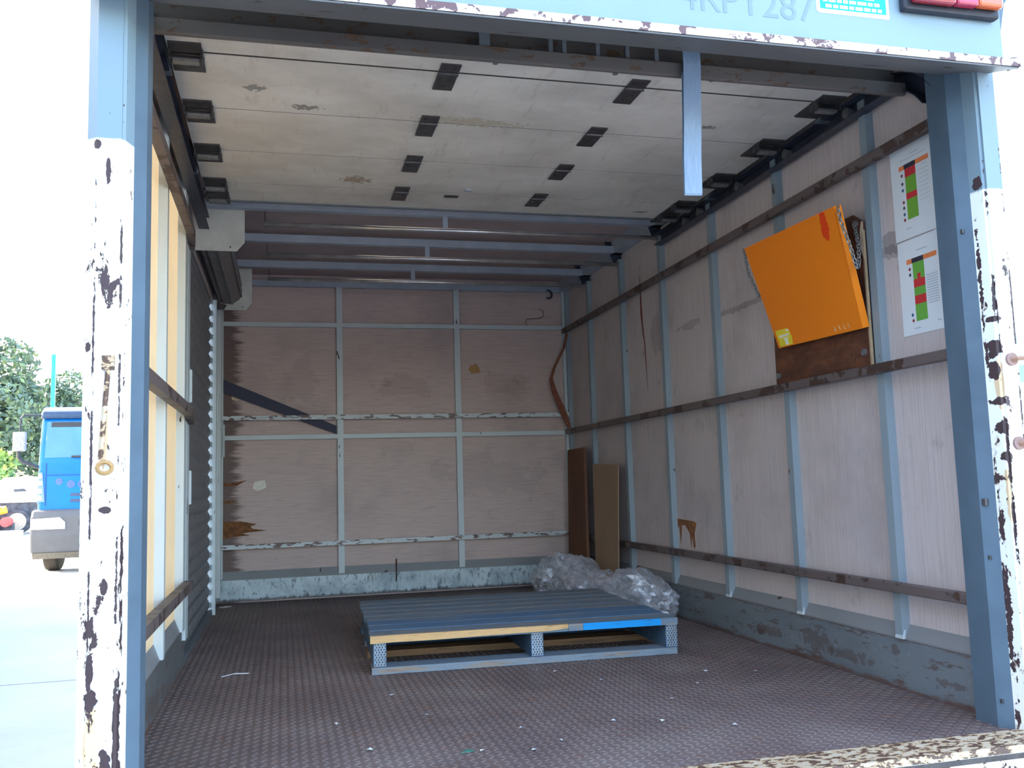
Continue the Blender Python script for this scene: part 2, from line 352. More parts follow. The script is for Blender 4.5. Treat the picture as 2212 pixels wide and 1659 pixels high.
sill = MB().prism([(-0.36, 0.004), (-0.455, -0.004), (-0.46, -0.02), (-0.36, -0.02)], 0, -0.01, 2.36).build('trim_4', M['sill'])
tag(sill, 'worn cream steel sill strip along the tail of the load floor', 'sill', kind='structure')
MB().box((-0.01, -0.458, -0.24), (2.36, -0.40, -0.02)).build('sill_face', M['sill_face'], sill)
MB().box((-0.005, -0.462, -0.034), (2.36, -0.456, -0.022)).build('sill_groove', M['dark'], sill)
for x in (0.5, 1.7): MB().box((x, -0.40, -0.28), (x+0.08, D+1.5, -0.06)).build('chassis_rail', M['dark'], sill)

# ------------------------------------------------------------------ right wall
SY = [3.03, 2.449, 1.868, 1.287, 0.706, 0.125]
wr = MB().box((W, -0.24, 0.0), (W+0.025, D, 2.09)).build('wall_right', M['ply_right'])
tag(wr, 'long plywood side wall with upright metal studs and three rails', 'wall', kind='structure')
for y in SY:
    MB().box((W-0.03, y-0.018, 0.165), (W, y+0.018, 1.965)).build('stud', M['stud'], wr)
MB().box((W-0.03, 3.49, 0.165), (W, D-0.005, 2.0)).build('stud', M['stud'], wr)
for z, mt in ((0.326, 'rail_rust'), (1.025, 'rail_rust'), (1.72, 'rail_rust')):
    MB().box((W-0.06, -0.235, z-0.016), (W-0.03, D-0.035, z+0.016)).build('rail', M[mt], wr, bevel=0.004)
MB().prism([(W, 0.0), (W-0.018, 0.0), (W-0.018, 0.160), (W, 0.160)], 1, -0.24, D).build('kick_plate', M['kick_right'], wr)
MB().prism([(W, 0.160), (W-0.020, 0.160), (W-0.020, 0.166), (W-0.001, 0.207), (W, 0.207)], 1, -0.24, D).build('kick_plate_cap', M['kick_cap'], wr)
for y in SY[3:]:
    MB().hexa([(W-0.032, y-0.02, 0.163), (W-0.022, y-0.02, 0.163), (W-0.022, y+0.018, 0.163), (W-0.032, y+0.018, 0.163),
               (W-0.031, y-0.02, 0.172), (W-0.022, y-0.024, 0.192), (W-0.022, y-0.02, 0.192), (W-0.031, y+0.018, 0.172)]).build('stud_weld', M['stud_white'], wr)
# torn veneer and spill stain
MB().prism([(1.905, 0.585), (1.895, 0.50), (1.84, 0.485), (1.66, 0.478), (1.635, 0.468), (1.66, 0.42), (1.655, 0.36), (1.672, 0.345), (1.69, 0.41), (1.70, 0.35), (1.715, 0.42),
            (1.76, 0.455), (1.80, 0.455), (1.825, 0.36), (1.832, 0.45), (1.88, 0.42), (1.912, 0.47)], 0, W-0.0012, W+0.001).build('torn_veneer', plain('torn_veneer_brown', C(150, 98, 60), 0.8, 0, 0.25, 40), wr)
MB().prism([(2.205, 1.82), (2.19, 1.55), (2.165, 1.40), (2.16, 1.15), (2.178, 1.42), (2.215, 1.6)], 0, W-0.0012, W+0.001).build('split_veneer', plain('split_red_brown', C(120, 62, 46), 0.8, 0, 0.2, 40), wr)
MB().prism([(-0.19, 0.80), (-0.21, 0.66), (-0.235, 0.55), (-0.2395, 0.55), (-0.2395, 0.80)], 0, W-0.0015, W+0.001).build('bare_patch', plain('bare_cream', C(226, 220, 208)), wr)
MB().box((W-0.02, -0.239, 1.05), (W, -0.205, 1.12)).build('catch_plate', M['stud'], wr)
MB().box((W-0.02, -0.239, 0.80), (W, -0.212, 0.92)).build('catch_plate', M['stud'], wr)

# ------------------------------------------------------------------ back wall
wb = MB().box((-0.02, D, 0), (W+0.02, D+0.03, 2.09)).build('wall_back', M['ply_back'])
tag(wb, 'plywood bulkhead at the far end with chipped white steel grid', 'wall', kind='structure')
for x in (0.018, 0.7597, 1.5377, 2.30):
    MB().box((x-0.019, D-0.03, 0.15), (x+0.019, D, 2.0)).build('stud', M['stud_white'], wb)
for z, d0, d1, mt in ((0.3436, 0.058, 0.03, 'rail_chip'), (1.0195, 0.031, 0.0, 'stud_white'), (1.142, 0.058, 0.03, 'rail_chip'), (1.745, 0.031, 0.0, 'stud_white')):
    MB().box((0.03, D-d0, z-0.014), (W-0.03, D-d1, z+0.014)).build('rail', M[mt], wb)
MB().box((0, D-0.035, 1.995), (W, D, 2.035)).build('top_rail', M['bow'], wb)
MB().box((0.0, D-0.02, 0.012), (W, D, 0.140)).build('kick_plate', M['kick_back'], wb)
MB().prism([(D, 0.140), (D-0.022, 0.140), (D-0.022, 0.146), (D-0.001, 0.192), (D, 0.192)], 0, 0.0, W).build('kick_plate_cap', M['kick_cap'], wb)
TV = plain('torn_ply_brown', C(128, 84, 50), 0.85, 0, 0.25, 50)
for poly in ([(0.02, 0.50), (0.14, 0.50), (0.24, 0.478), (0.20, 0.465), (0.215, 0.45), (0.30, 0.437), (0.20, 0.43), (0.15, 0.425), (0.20, 0.41), (0.10, 0.405), (0.02, 0.39)],
             [(0.02, 0.735), (0.10, 0.74), (0.18, 0.755), (0.12, 0.722), (0.02, 0.715)],
             [(0.02, 0.625), (0.09, 0.63), (0.13, 0.632), (0.08, 0.615), (0.02, 0.608)]):
    MB().prism(poly, 1, D-0.0015, D+0.001).build('torn_veneer', TV, wb)
MB().tube([(1.105, D-0.025, 0.08), (1.108, D-0.026, 0.225)], 0.004, 6).build('rust_streak', plain('rust_streak_brown', C(80, 56, 44)), wb)

# ------------------------------------------------------------------ left wall
wl = MB().box((-0.012, -0.24, 0.19), (0.0, 1.30, 1.84)).build('wall_left', M['frp'])
tag(wl, 'cream translucent side wall panels glowing with daylight', 'wall', kind='structure')
MB().box((-0.012, 1.30, 1.80), (0.0, D, 2.09)).build('lintel_panel', M['ply_right'], wl)
MB().box((-0.012, -0.24, 1.84), (0.0, 1.30, 2.09)).build('lintel_panel', M['ply_right'], wl)
MB().box((-0.012, 3.06, 0.0), (0.0, D, 1.80)).build('corner_panel', M['ply_right'], wl)
MB().box((-0.012, 1.30, 0.0), (0.0, 1.60, 1.80)).build('jamb_panel', M['stud_white'], wl)
for y in (0.125, 0.706):
    MB().box((0.0, y-0.018, 0.165), (0.03, y+0.018, 1.98)).build('stud', M['stud_white'], wl)
MB().box((0.0, 1.27, 0.165), (0.03, 1.36, 1.98)).build('stud', M['stud_white'], wl)
MB().box((0.0, 1.366, 0.12), (0.031, 1.455, 1.80)).build('jamb_post', M['stud_white'], wl)
MB().box((0.0, 3.42, 0.05), (0.03, 3.46, 1.98)).build('stud', M['stud_white'], wl)
for z in (0.34, 1.0, 1.72):
    path = [(0.05, -0.22, z), (0.05, 0.3, z), (0.05, 0.9, z), (0.05, 1.2, z), (0.047, 1.32, z-0.006), (0.036, 1.42, z-0.02)]
    MB().ribbon(path, 0.03, (0, 0, 0.018)).build('rail', M['rail_rust'], wl)
MB().prism([(-0.012, 0.0), (0.018, 0.0), (0.018, 0.160), (-0.012, 0.160)], 1, -0.24, 1.46).build('kick_plate', M['kick_left'], wl)
MB().prism([(-0.012, 0.160), (0.020, 0.160), (0.020, 0.166), (0.001, 0.215), (-0.012, 0.215)], 1, -0.24, 1.46).build('kick_plate_cap', M['kick_cap'], wl)

# side roller shutter
sh = thing('roller_shutter', (0, 2.3, 0), 'dark slatted side roller shutter with its roll under the roof', 'shutter')
sp = MB(); nseg = 4
prof = [(-0.012+0.012*math.sin(math.pi*k/nseg), 0.066*k/nseg) for k in range(nseg+1)] + [(-0.012, 0.074), (-0.020, 0.074), (-0.020, 0.0)]
slat = MB().prism([(x, z) for x, z in prof], 1, 1.47, 3.0).mesh('slat', M['shutter'])
clip = MB().box((-0.006, 2.992, 0.016), (0.008, 3.022, 0.044)).mesh('end_clip', M['stud'])
for k in range(26):
    s_ = link('slat', slat, sh, (0, 0, 0.03+k*0.069))
    c_ = link('end_clip', clip, s_)
MB().box((-0.03, 1.465, 0.0), (0.012, 3.02, 0.032)).build('bottom_bar', M['shaft'], sh)
MB().box((-0.02, 3.03, 0.0), (0.028, 3.062, 1.80)).build('guide', M['stud_white'], sh)
MB().box((-0.02, 3.085, 0.0), (0.018, 3.13, 1.80)).build('guide', M['stud_white'], sh)
MB().box((-0.02, 1.455, 0.0), (0.012, 1.49, 1.80)).build('guide', M['stud_white'], sh)
bar = [(0.085+0.080*math.cos(2*math.pi*k/10), 1.885+0.080*math.sin(2*math.pi*k/10)) for k in range(10)]
MB().prism(bar, 1, 1.90, 3.19).build('barrel', M['barrel'], sh)
for k in range(5):
    a = math.pi*(0.15-0.28*k); MB().tube([(0.085+0.081*math.cos(a), 1.91, 1.885+0.081*math.sin(a)), (0.085+0.081*math.cos(a), 3.185, 1.885+0.081*math.sin(a))], 0.006, 5).build('slat_edge', M['shutter'], sh)
for y in (1.895, 3.20):
    dx = -0.008 if y > 3 else 0; dz = -0.03 if y > 3 else 0
    pl = MB().prism([(0.0, 1.803+dz), (0.194+dx, 1.803+dz), (0.229+dx, 1.846+dz), (0.229+dx, 2.03), (0.0, 2.03)], 1, y-0.002, y+0.002).build('end_bracket', M['bracket'], sh)
    MB().tube([(0.165, y-0.004, 1.823+dz), (0.165, y-0.001, 1.823+dz)], 0.004, 8).build('bolt_hole', M['dark'], pl)
    if y > 3:
        MB().prism([(0.0, 1.775), (0.06, 1.772), (0.075, 1.80), (0.03, 1.815), (0.0, 1.81)], 1, y-0.02, y-0.006).build('torn_flange', M['dark'], pl)
for (y, z0, z1) in ((1.53, 1.06, 1.20), (1.53, 0.64, 0.78)):
    lt = MB().box((0.006, y-0.01, z0), (0.034, y+0.012, z1)).build('latch', M['stud_white'], sh, bevel=0.004)
MB().tube([(0.02, 1.525, 0.60), (0.02, 1.525, 1.26)], 0.006, 6).build('latch_rod', M['dark'], sh)
for (z0, z1) in ((1.09, 1.26), (0.74, 0.90)):
    MB().box((0.022, 3.10, z0), (0.036, 3.118, z1)).build('latch', M['stud_white'], sh)
MB().tube([(0.045, 3.46, 0.90), (0.045, 3.46, 1.10)], 0.006, 6).build('latch_rod', M['stud_white'], sh)

# ------------------------------------------------------------------ ceiling
ce = MB().box((-0.02, -0.30, 2.075), (W+0.03, D+0.03, 2.10)).build('ceiling', M['ceiling'])
tag(ce, 'brown panelled truck roof with grey cross bows and thin pipes', 'ceiling', kind='structure')
for y in SY[:4]:
    MB().box((0.0, y-0.02, 2.0), (W, y+0.02, 2.04)).build('roof_bow', M['bow'], ce)
    MB().box((1.165, y-0.014, 1.945), (1.19, y+0.010, 2.005)).build('bow_tie', M['bow'], ce)
    if y > 1.5:
        MB().tube([(0.315, y, 1.932), (W-0.03, y, 1.937)], 0.012, 8).build('roof_pipe', M['pipe'], ce, smooth=True)
        MB().prism([(W, 1.90), (W-0.05, 1.95), (W-0.10, 2.075), (W, 2.075)], 1, y+0.02, y+0.024).build('gusset', M['track'], ce)
MB().box((W-0.06, 1.60, 2.0), (W, D, 2.075)).build('side_rail', M['bow'], ce)
MB().box((0, 1.90, 2.035), (0.03, D, 2.075)).build('side_rail', M['bow'], ce)
for y in (1.95, 2.53, 3.11):
    MB().box((0.315, y, 2.071), (0.318, y+0.48, 2.075)).build('panel_seam', M['track'], ce)

# ------------------------------------------------------------------ rear frame
pl = MB().prism([(0.010, -0.395), (0.061, -0.395), (0.0615, -0.389), (0.068, -0.386), (0.080, -0.349), (0.080, -0.30), (-0.012, -0.24), (-0.012, -0.375)], 2, -0.24, 1.86).build('trim_1', M['pillar_left'])
tag(pl, 'chipped white rear pillar nearest the blue truck, blue grey at the top', 'pillar', kind='structure')
MB().prism([(0.080, -0.349), (0.102, -0.316), (0.102, -0.235), (0.0, -0.235), (0.0, -0.30)], 2, 0.0, 1.90).build('inner_reveal', M['reveal'], pl)
MB().tube([(0.043, -0.402, 0.965), (0.036, -0.404, 0.85), (0.031, -0.404, 0.765)], 0.0055, 8).build('lock_rod', M['sill'], pl)
ring = [(0.040+0.014*math.cos(a), -0.405-0.006*math.sin(a*0.5), 0.748+0.012*math.sin(a)) for a in [k*math.pi/6 for k in range(13)]]
MB().tube(ring, 0.005, 6).build('rope_hook', plain('rusty_hook', C(168, 132, 84), 0.6), pl)
MB().box((0.030, -0.405, 0.955), (0.055, -0.394, 0.985)).build('rod_bracket', M['sill'], pl)
pr = MB().prism([(2.357, -0.395), (2.305, -0.395), (2.304, -0.389), (2.297, -0.386), (2.287, -0.349), (2.287, -0.30), (2.37, -0.24), (2.37, -0.375)], 2, -0.24, 1.86).build('trim_2', M['pillar_right'])
tag(pr, 'chipped rusting white rear pillar beside the taped up charts', 'pillar', kind='structure')
MB().prism([(2.287, -0.349), (2.262, -0.316), (2.262, -0.235), (2.33, -0.235), (2.33, -0.30)], 2, 0.0, 1.90).build('inner_reveal', M['reveal'], pr)
for z in (0.986, 0.757):
    nt_ = MB().tube([(2.333, -0.394, z), (2.333, -0.402, z)], 0.018, 12).build('bolt_washer', plain('rusty_washer', C(150, 120, 110)), pr)
    MB().tube([(2.333, -0.40, z), (2.338, -0.412, z), (2.372, -0.425, z+0.002)], 0.007, 6).build('bolt_shank', plain('rusty_bolt', C(176, 136, 112)), pr)
for (z, s_) in ((1.36, 0.006), (0.60, 0.009), (0.45, 0.005), (0.07, 0.005)):
    MB().tube([(2.2700, -0.3285, z-s_), (2.2700, -0.3285, z+s_)], s_*0.9, 8).build('rivet_hole', M['dark'], pr)

hd = MB().prism([(-0.45, 2.40), (-0.45, 1.815), (-0.50, 1.797), (-0.503, 1.774), (-0.44, 1.796), (-0.30, 1.842), (-0.30, 2.40)], 0, -0.02, 2.345).build('trim_3', M['header'])
tag(hd, 'pale blue grey rear header with flaking rusty lower lip', 'header', kind='structure')
MB().prism([(-0.500, 1.7735), (-0.298, 1.8405), (-0.298, 1.837), (-0.500, 1.769)], 0, -0.02, 2.345).build('soffit', M['soffit'], hd)
MB().hexa([(2.345, -0.505, 1.772), (2.37, -0.50, 1.782), (2.345, -0.45, 1.80), (2.345, -0.46, 1.78), (2.345, -0.503, 1.80), (2.366, -0.50, 1.792), (2.345, -0.45, 1.815), (2.345, -0.47, 1.815)]).build('lip_end', M['header'], hd)
MB().prism([(2.345, 1.90), (2.365, 1.985), (2.395, 2.02), (2.395, 2.40), (2.345, 2.40)], 1, -0.45, -0.30).build('corner_wing', M['reveal'], hd)

def text(name, s, size, loc, mat, parent, shear=0):
    cu = bpy.data.curves.new(name, 'FONT'); cu.body = s; cu.size = size; cu.extrude = 0.0004; cu.align_x = 'LEFT'
    tmp = bpy.data.objects.new(name, cu); COL.objects.link(tmp)
    dg = bpy.context.evaluated_depsgraph_get(); me = bpy.data.meshes.new_from_object(tmp.evaluated_get(dg))
    bpy.data.objects.remove(tmp); me.materials.clear(); me.materials.append(mat)
    me.transform(Matrix.Translation(loc) @ Matrix.Rotation(R(90), 4, 'X'))
    return link(name, me, parent)
text('stencilled_number', '4RPY287', 0.104, (1.376, -0.4505, 1.871), plain('faded_letter_grey', C(119, 138, 149), 0.5, 0, 0.02), hd)
stk = thing('sticker', (1.88, -0.45, 1.90), 'white and turquoise sticker on the header beside the tail lamp', 'sticker')
MB().prism([(1.775, 1.899), (1.985, 1.899), (1.988, 1.902), (1.988, 2.03), (1.768, 2.03), (1.768, 1.906)], 1, -0.4512, -0.45).build('sheet', plain('sticker_white', C(244, 246, 246), 0.4, 0, 0.02), stk)
MB().prism([(1.779, 1.911), (1.979, 1.911), (1.979, 2.024), (1.779, 2.024)], 1, -0.4518, -0.4511).build('print_turquoise', plain('sticker_turquoise', C(0, 176, 186), 0.4, 0, 0.05), stk)
m_ = MB()
for r_, (x0, x1) in enumerate(((1.795, 1.965), (1.788, 1.968), (1.80, 1.955))):
    z = 1.915+r_*0.016; x = x0
    while x < x1-0.012:
        L = random.uniform(0.012, 0.03); m_.box((x, -0.4524, z), (min(x+L, x1), -0.4517, z+0.009)); x += L+0.005
m_.prism([(1.82, 1.965), (1.93, 1.965), (1.945, 1.985), (1.93, 2.005), (1.84, 2.0)], 1, -0.4524, -0.4517)
m_.build('print_white', plain('sticker_lettering', C(240, 248, 248), 0.4, 0, 0.02), stk)

def lens(name, c):
    g = G(name); n = g.noise(30, 3); g.out(g.mix(n, c, tuple(min(1, q*1.25+0.01) for q in c[:3])+(1,)), 0.12, 0, g.noise(160, 1), 0.25, 0.003, 0.6)
    g.b.inputs['Coat Weight'].default_value = 0.5
    return g.mat
tl = thing('tail_lamp', (2.17, -0.45, 1.93), 'red and amber tail lamp in a black housing on the header', 'lamp')
MB().box((2.020, -0.476, 1.922), (2.322, -0.4501, 2.06)).build('housing', plain('lamp_black', C(40, 42, 52), 0.5), tl, bevel=0.006)
MB().box((2.036, -0.502, 1.936), (2.165, -0.476, 2.05)).build('lens', lens('lens_red', C(140, 14, 34)), tl, bevel=0.008, label='red lens')
MB().box((2.166, -0.502, 1.938), (2.235, -0.476, 2.05)).build('lens', lens('lens_pink', C(160, 24, 60)), tl, bevel=0.006, label='pinkish red lens')
MB().box((2.236, -0.502, 1.940), (2.316, -0.476, 2.05)).build('lens', lens('lens_amber', C(196, 84, 26)), tl, bevel=0.008, label='amber lens')

# ------------------------------------------------------------------ overhead door run back under the roof
od = thing('overhead_door', (1.16, 0.7, 1.95), 'white sectional overhead door rolled up flat under the roof', 'door')
JS = plain('gap_shade_brown', C(62, 52, 48), 0.8)
JY = [-0.075, 0.180, 0.577, 0.966, 1.342, 1.572]
for a, b in zip(JY, JY[1:]):
    ga = 0.006 if abs(a-0.18) < 0.01 else 0.0032; gb = 0.006 if abs(b-0.18) < 0.01 else 0.0032
    MB().box((0.085, a+ga, 1.95), (2.252, b-gb, 1.972)).build('panel', M['door'], od)
    MB().box((0.086, b-gb+0.0002, 1.9512), (2.251, b+gb-0.0002, 1.971)).build('gap_shade_strip', JS, od)  # dark strip fills each panel gap, standing in for its shade
MB().prism([(-0.135, 1.850), (-0.125, 1.847), (-0.075, 1.868), (-0.068, 1.872), (-0.068, 1.95), (-0.085, 1.95), (-0.085, 1.885), (-0.127, 1.888), (-0.135, 1.885)], 0, 0.06, 2.275).build('bottom_rail', M['beam'], od)
MB().box((0.085, JY[-1]-0.002, 1.945), (2.252, JY[-1]+0.016, 1.978)).build('edge_angle', M['shaft'], od)
hm = MB(); hm.box((-0.031, -0.060, -0.005), (0.031, -0.001, 0)).box((-0.031, 0.001, -0.005), (0.031, 0.120, 0)).tube([(-0.031, 0, -0.006), (0.031, 0, -0.006)], 0.006, 8)
for (x, y) in ((-0.016, -0.035), (0.016, -0.035), (-0.016, 0.04), (0.016, 0.04), (0, 0.09)): hm.tube([(x, y, -0.009), (x, y, -0.004)], 0.005, 6)
hinge = hm.mesh('hinge', M['dark'])
for y in JY[1:5]:
    for x in (0.897, 1.508): link('hinge', hinge, od, (x, y, 1.95))
em = MB(); em.box((-0.045, -0.06, -0.006), (0.045, -0.006, 0)).box((-0.045, 0.006, -0.006), (0.045, 0.12, 0))
em.box((-0.047, -0.022, -0.03), (-0.041, 0.022, 0)).box((0.041, -0.022, -0.03), (0.047, 0.022, 0)); em.tube([(-0.05, 0, -0.022), (0.05, 0, -0.022)], 0.008, 8)
eh = em.mesh('edge_hinge', M['dark'])
bm_ = MB().box((-0.036, -0.014, -0.036), (0.036, 0.012, -0.028)).mesh('roller_clip', M['zinc'])
rm = MB().tube([(-0.012, 0, 0), (0.012, 0, 0)], 0.02, 12).mesh('roller', M['zinc'])
for y in JY[1:5]+[1.50]:
    for x, sx_ in ((0.135, -1), (2.202, 1)):
        e_ = link('edge_hinge', eh, od, (x, y, 1.95)); link('roller_clip', bm_, e_)
        link('roller', rm, e_, (sx_*0.088, 0, -0.032))
MB().box((1.09, 1.365, 1.946), (1.152, 1.392, 1.9502)).build('small_plate', M['dark'], od)
MB().box((0.10, -0.01, 1.944), (0.20, 0.02, 1.9502)).build('corner_plate', M['dark'], od)
for x in (1.02, 1.06, 1.17, 1.20, 1.245, 1.40, 1.46, 1.49, 1.72, 1.84):
    MB().tube([(x, 0.03+0.05*((x*37) % 1), 1.935), (x, 0.03+0.05*((x*37) % 1), 1.951)], 0.009, 6).build('rivet', M['zinc'], od)
for x in (0.93, 1.13, 1.17, 1.27, 1.36, 1.45): MB().box((x, -0.120, 1.880), (x+(0.03 if x < 1 else 0.012), -0.110, 1.94)).build('tab', M['shaft'], od)
MB().tube([(0.05, -0.14, 2.03), (2.28, -0.14, 2.03)], 0.014, 8).build('torsion_shaft', M['track'], od)
path = [(1.55, -0.10, 1.955), (1.55, -0.128, 1.948), (1.552, -0.146, 1.925), (1.551, -0.150, 1.88), (1.548, -0.148, 1.80), (1.545, -0.146, 1.70), (1.541, -0.142, 1.60), (1.5405, -0.138, 1.497), (1.5407, -0.135, 1.493), (1.542, -0.131, 1.497),
        (1.543, -0.129, 1.60), (1.549, -0.132, 1.75), (1.552, -0.134, 1.86)]
g = G('strap_blue_grey_webbing'); n = g.noise(60, 3, 0.5, (4, 1, 0.4)); mw = g.out(g.mix(n, C(112, 132, 156), C(144, 164, 186)), 0.75, 0, g.noise(300, 2), 0.2, 0.001)
MB().ribbon(path, 0.003, (0.027, 0, 0.001)).build('pull_strap', mw, od, label='blue grey webbing pull strap hanging in a folded loop')

def track(x0, x1, name, label):
    t = thing(name, ((x0+x1)/2, 0.8, 1.9), label, 'track', 'door tracks')
    cen = [(1.83, 1.915), (1.2, 1.915), (0.6, 1.915), (-0.03, 1.915)] + [(-0.03-0.25*math.sin(a), 1.665+0.25*math.cos(a)) for a in [k*math.pi/16 for k in range(1, 6)]]
    xm = (x0+x1)/2; outer = x1 if x1 > 1 else x0
    MB().ribbon([(outer, y, z) for y, z in cen], 0.055, (0.0018, 0, 0)).build('web', M['track'], t)
    for s_ in (-1, 1):
        p = []
        for i, (y, z) in enumerate(cen):
            a = cen[max(i-1, 0)]; b = cen[min(i+1, len(cen)-1)]; d = Vector((b[0]-a[0], b[1]-a[1])).normalized(); nn = Vector((-d.y, d.x))
            p.append((xm, y+nn.x*0.027*s_, z+nn.y*0.027*s_))
        MB().ribbon(p, 0.003, ((x1-x0)/2, 0, 0)).build('flange', M['track'], t)
    for y in (0.3, 1.2): MB().box((x0-0.004, y, 1.94), (x1+0.004, y+0.03, 2.07)).build('hanger', M['shaft'], t)
    return t
track(0.032, 0.076, 'door_track', 'dark door track bolted along the translucent wall')
track(W-0.068, W-0.024, 'door_track', 'dark door track running above the orange shelf')

# ------------------------------------------------------------------ blue pallet
pa = thing('pallet', (1.305, 1.55, 0), 'worn blue wooden pallet lying on the load floor', 'pallet')
PM = Matrix.Translation((0.722, 1.018, 0)) @ Matrix.Rotation(-0.042, 4, 'Z')
def wood(name, col, worn, amt, st=(0.35, 5, 5)):
    g = G(name); a = g.noise(7, 5, 0.7, st); b = g.noise(30, 4, 0.7, st)
    c = g.mix(g.step(a, amt, amt-0.1), col, worn); c = g.mix(g.ma('MULTIPLY', g.step(b, 0.5, 0.75), 0.5), c, C(58, 62, 70))
    return g.out(c, 0.7, 0, b, 0.25, 0.003, 0.25)
WBL = wood('pallet_blue_faded', C(112, 126, 138), C(142, 134, 126), 0.50); WBD = wood('pallet_blue_deep', C(88, 116, 142), C(124, 126, 130), 0.48)
WBG = wood('pallet_bright_blue', C(24, 146, 214), C(40, 120, 176), 0.3); WRAW = wood('pallet_raw_wood', C(206, 164, 112), C(170, 128, 86), 0.45)
WGR = wood('pallet_grey_blue', C(128, 138, 146), C(150, 132, 116), 0.45)
WTN = wood('pallet_tan_wood', C(148, 112, 80), C(118, 90, 68), 0.45)
def pbox(m, a, b, jit=0.0):
    x0, y0, z0 = a; x1, y1, z1 = b; j = lambda: random.uniform(-jit, jit)
    P = [(x0+j(), y0+j(), z0), (x1+j(), y0+j(), z0), (x1+j(), y1+j(), z0), (x0+j(), y1+j(), z0), (x0+j(), y0+j(), z1), (x1+j(), y0+j(), z1), (x1+j(), y1+j(), z1), (x0+j(), y1+j(), z1)]
    m.hexa([tuple(PM @ Vector(p)) for p in P]); return m
PWD, PLN = 1.18, 1.06
for x in (0.0, 0.598, 1.143):
    pbox(MB(), (x, 0.004, 0.028), (x+0.048, PLN, 0.118)).build('stringer', WBD, pa)
    m_ = MB(); pbox(m_, (x+0.003, 0.001, 0.031), (x+0.045, 0.004, 0.116))
    npl = m_.build('nail_plate', plain('nail_plate_zinc', C(150, 168, 186), 0.35, 0.5), pa)
    m_ = MB()
    for r_ in range(9):
        for c_ in range(4):
            xx = x+0.006+c_*0.0105+(0.004 if r_ % 2 else 0); zz = 0.034+r_*0.009
            pbox(m_, (xx, -0.0008, zz), (xx+0.0045, 0.0012, zz+0.006))
    m_.build('nail_hole', M['dark'], npl)
nb = 8; bw = 0.126; gap = (PLN+0.02-nb*bw)/(nb-1)
for k in range(nb):
    y = -0.02+k*(bw+gap); z = 0.118+random.uniform(-0.001, 0.001)
    if k == 0:
        o1 = pbox(MB(), (-0.012, y, z), (0.74, y+bw, z+0.026)).build('deck_board', WBL, pa)
        m_ = MB()    # splintered raw front edge of the leading board
        xs = [-0.012, 0.08, 0.22, 0.40, 0.55, 0.66, 0.74]; hz = [0.000, 0.002, 0.001, 0.004, 0.006, 0.006, 0.012]
        for i in range(len(xs)-1):
            P = [(xs[i], y-0.006, z+hz[i]), (xs[i+1], y-0.006, z+hz[i+1]), (xs[i+1], y+0.012, z+hz[i+1]), (xs[i], y+0.012, z+hz[i]),
                 (xs[i], y-0.001, z+0.0268), (xs[i+1], y-0.001, z+0.0268), (xs[i+1], y+0.012, z+0.0268), (xs[i], y+0.012, z+0.0268)]
            m_.hexa([tuple(PM @ Vector(p)) for p in P])
        m_.build('splintered_edge', WRAW, o1, label='raw tan splintered edge')
        o2 = pbox(MB(), (0.742, y, z), (PWD+0.006, y+bw, z+0.026)).build('deck_board', WBL, pa)
        pbox(MB(), (0.80, y-0.003, z+0.001), (1.115, y+0.004, z+0.0262)).build('painted_edge', WBG, o2, label='bright blue painted edge')
    else:
        pbox(MB(), (-0.01+random.uniform(-.006, .006), y, z), (PWD+random.uniform(-.006, .008), y+bw, z+0.026), 0.0015).build('deck_board', WBD if k in (1, 2) else WBL, pa)
for k, (y, b_) in enumerate(((-0.004, 0.10), (0.34, 0.10), (0.62, 0.10), (PLN-0.10, 0.10))):
    pbox(MB(), (-0.006, y, 0.002), (PWD+0.006, y+b_, 0.027), 0.001).build('bottom_board', WGR if k == 0 else (WTN if k == 1 else WBD), pa)

# ------------------------------------------------------------------ crumpled plastic wrap
def crumple(centers, seed):
    rnd = random.Random(seed); m = MB()
    for (c, r) in centers:
        bm = bmesh.new(); bmesh.ops.create_icosphere(bm, subdivisions=4, radius=1)
        ph = [rnd.uniform(0, 6.28) for _ in range(12)]
        for v_ in bm.verts:
            p = v_.co.copy(); k = 1
            for i, fq in enumerate((2.3, 3.7, 5.9, 8.7)):
                k += (0.16/(1+i*0.55))*math.sin(fq*p.x+ph[i]+2*p.z)*math.sin(fq*p.y+ph[i+4])+0.07/(1+i*.3)*abs(math.sin(fq*1.7*p.z+ph[i+8]+fq*p.x))
            k += rnd.uniform(-0.085, 0.085)
            q = Vector((p.x*r[0]*k, p.y*r[1]*k, p.z*r[2]*k)); w_ = Vector(c)+q
            w_.x = min(w_.x, W-0.026); w_.z = max(w_.z, 0.006)
            if w_.x < 1.915 and w_.y < 2.12 and w_.z < 0.155: w_.x = 1.915
            v_.co = w_
        bm.verts.index_update(); m.add([v_.co[:] for v_ in bm.verts], [[q.index for q in f.verts] for f in bm.faces]); bm.free()
    return m
g = G('clear_plastic_film'); n = g.noise(40, 3, 0.6)
bmp = g.n('ShaderNodeBump'); bmp.inputs['Strength'].default_value = 0.8; bmp.inputs['Distance'].default_value = 0.01; g.l(g.noise(60, 4, 0.6), bmp.inputs['Height'])
df = g.n('ShaderNodeBsdfDiffuse'); df.inputs[0].default_value = C(236, 238, 244)
gs = g.n('ShaderNodeBsdfGlossy'); gs.inputs[0].default_value = C(250, 250, 255); gs.inputs['Roughness'].default_value = 0.12; g.l(bmp.outputs[0], gs.inputs['Normal'])
m1 = g.n('ShaderNodeMixShader'); m1.inputs[0].default_value = 0.5; g.l(df.outputs[0], m1.inputs[1]); g.l(gs.outputs[0], m1.inputs[2])
tr = g.n('ShaderNodeBsdfTransparent'); mx = g.n('ShaderNodeMixShader'); g.l(g.ma('ADD', g.ma('MULTIPLY', g.step(g.noise(20, 4), 0.35, 0.65), 0.42), 0.28), mx.inputs[0])
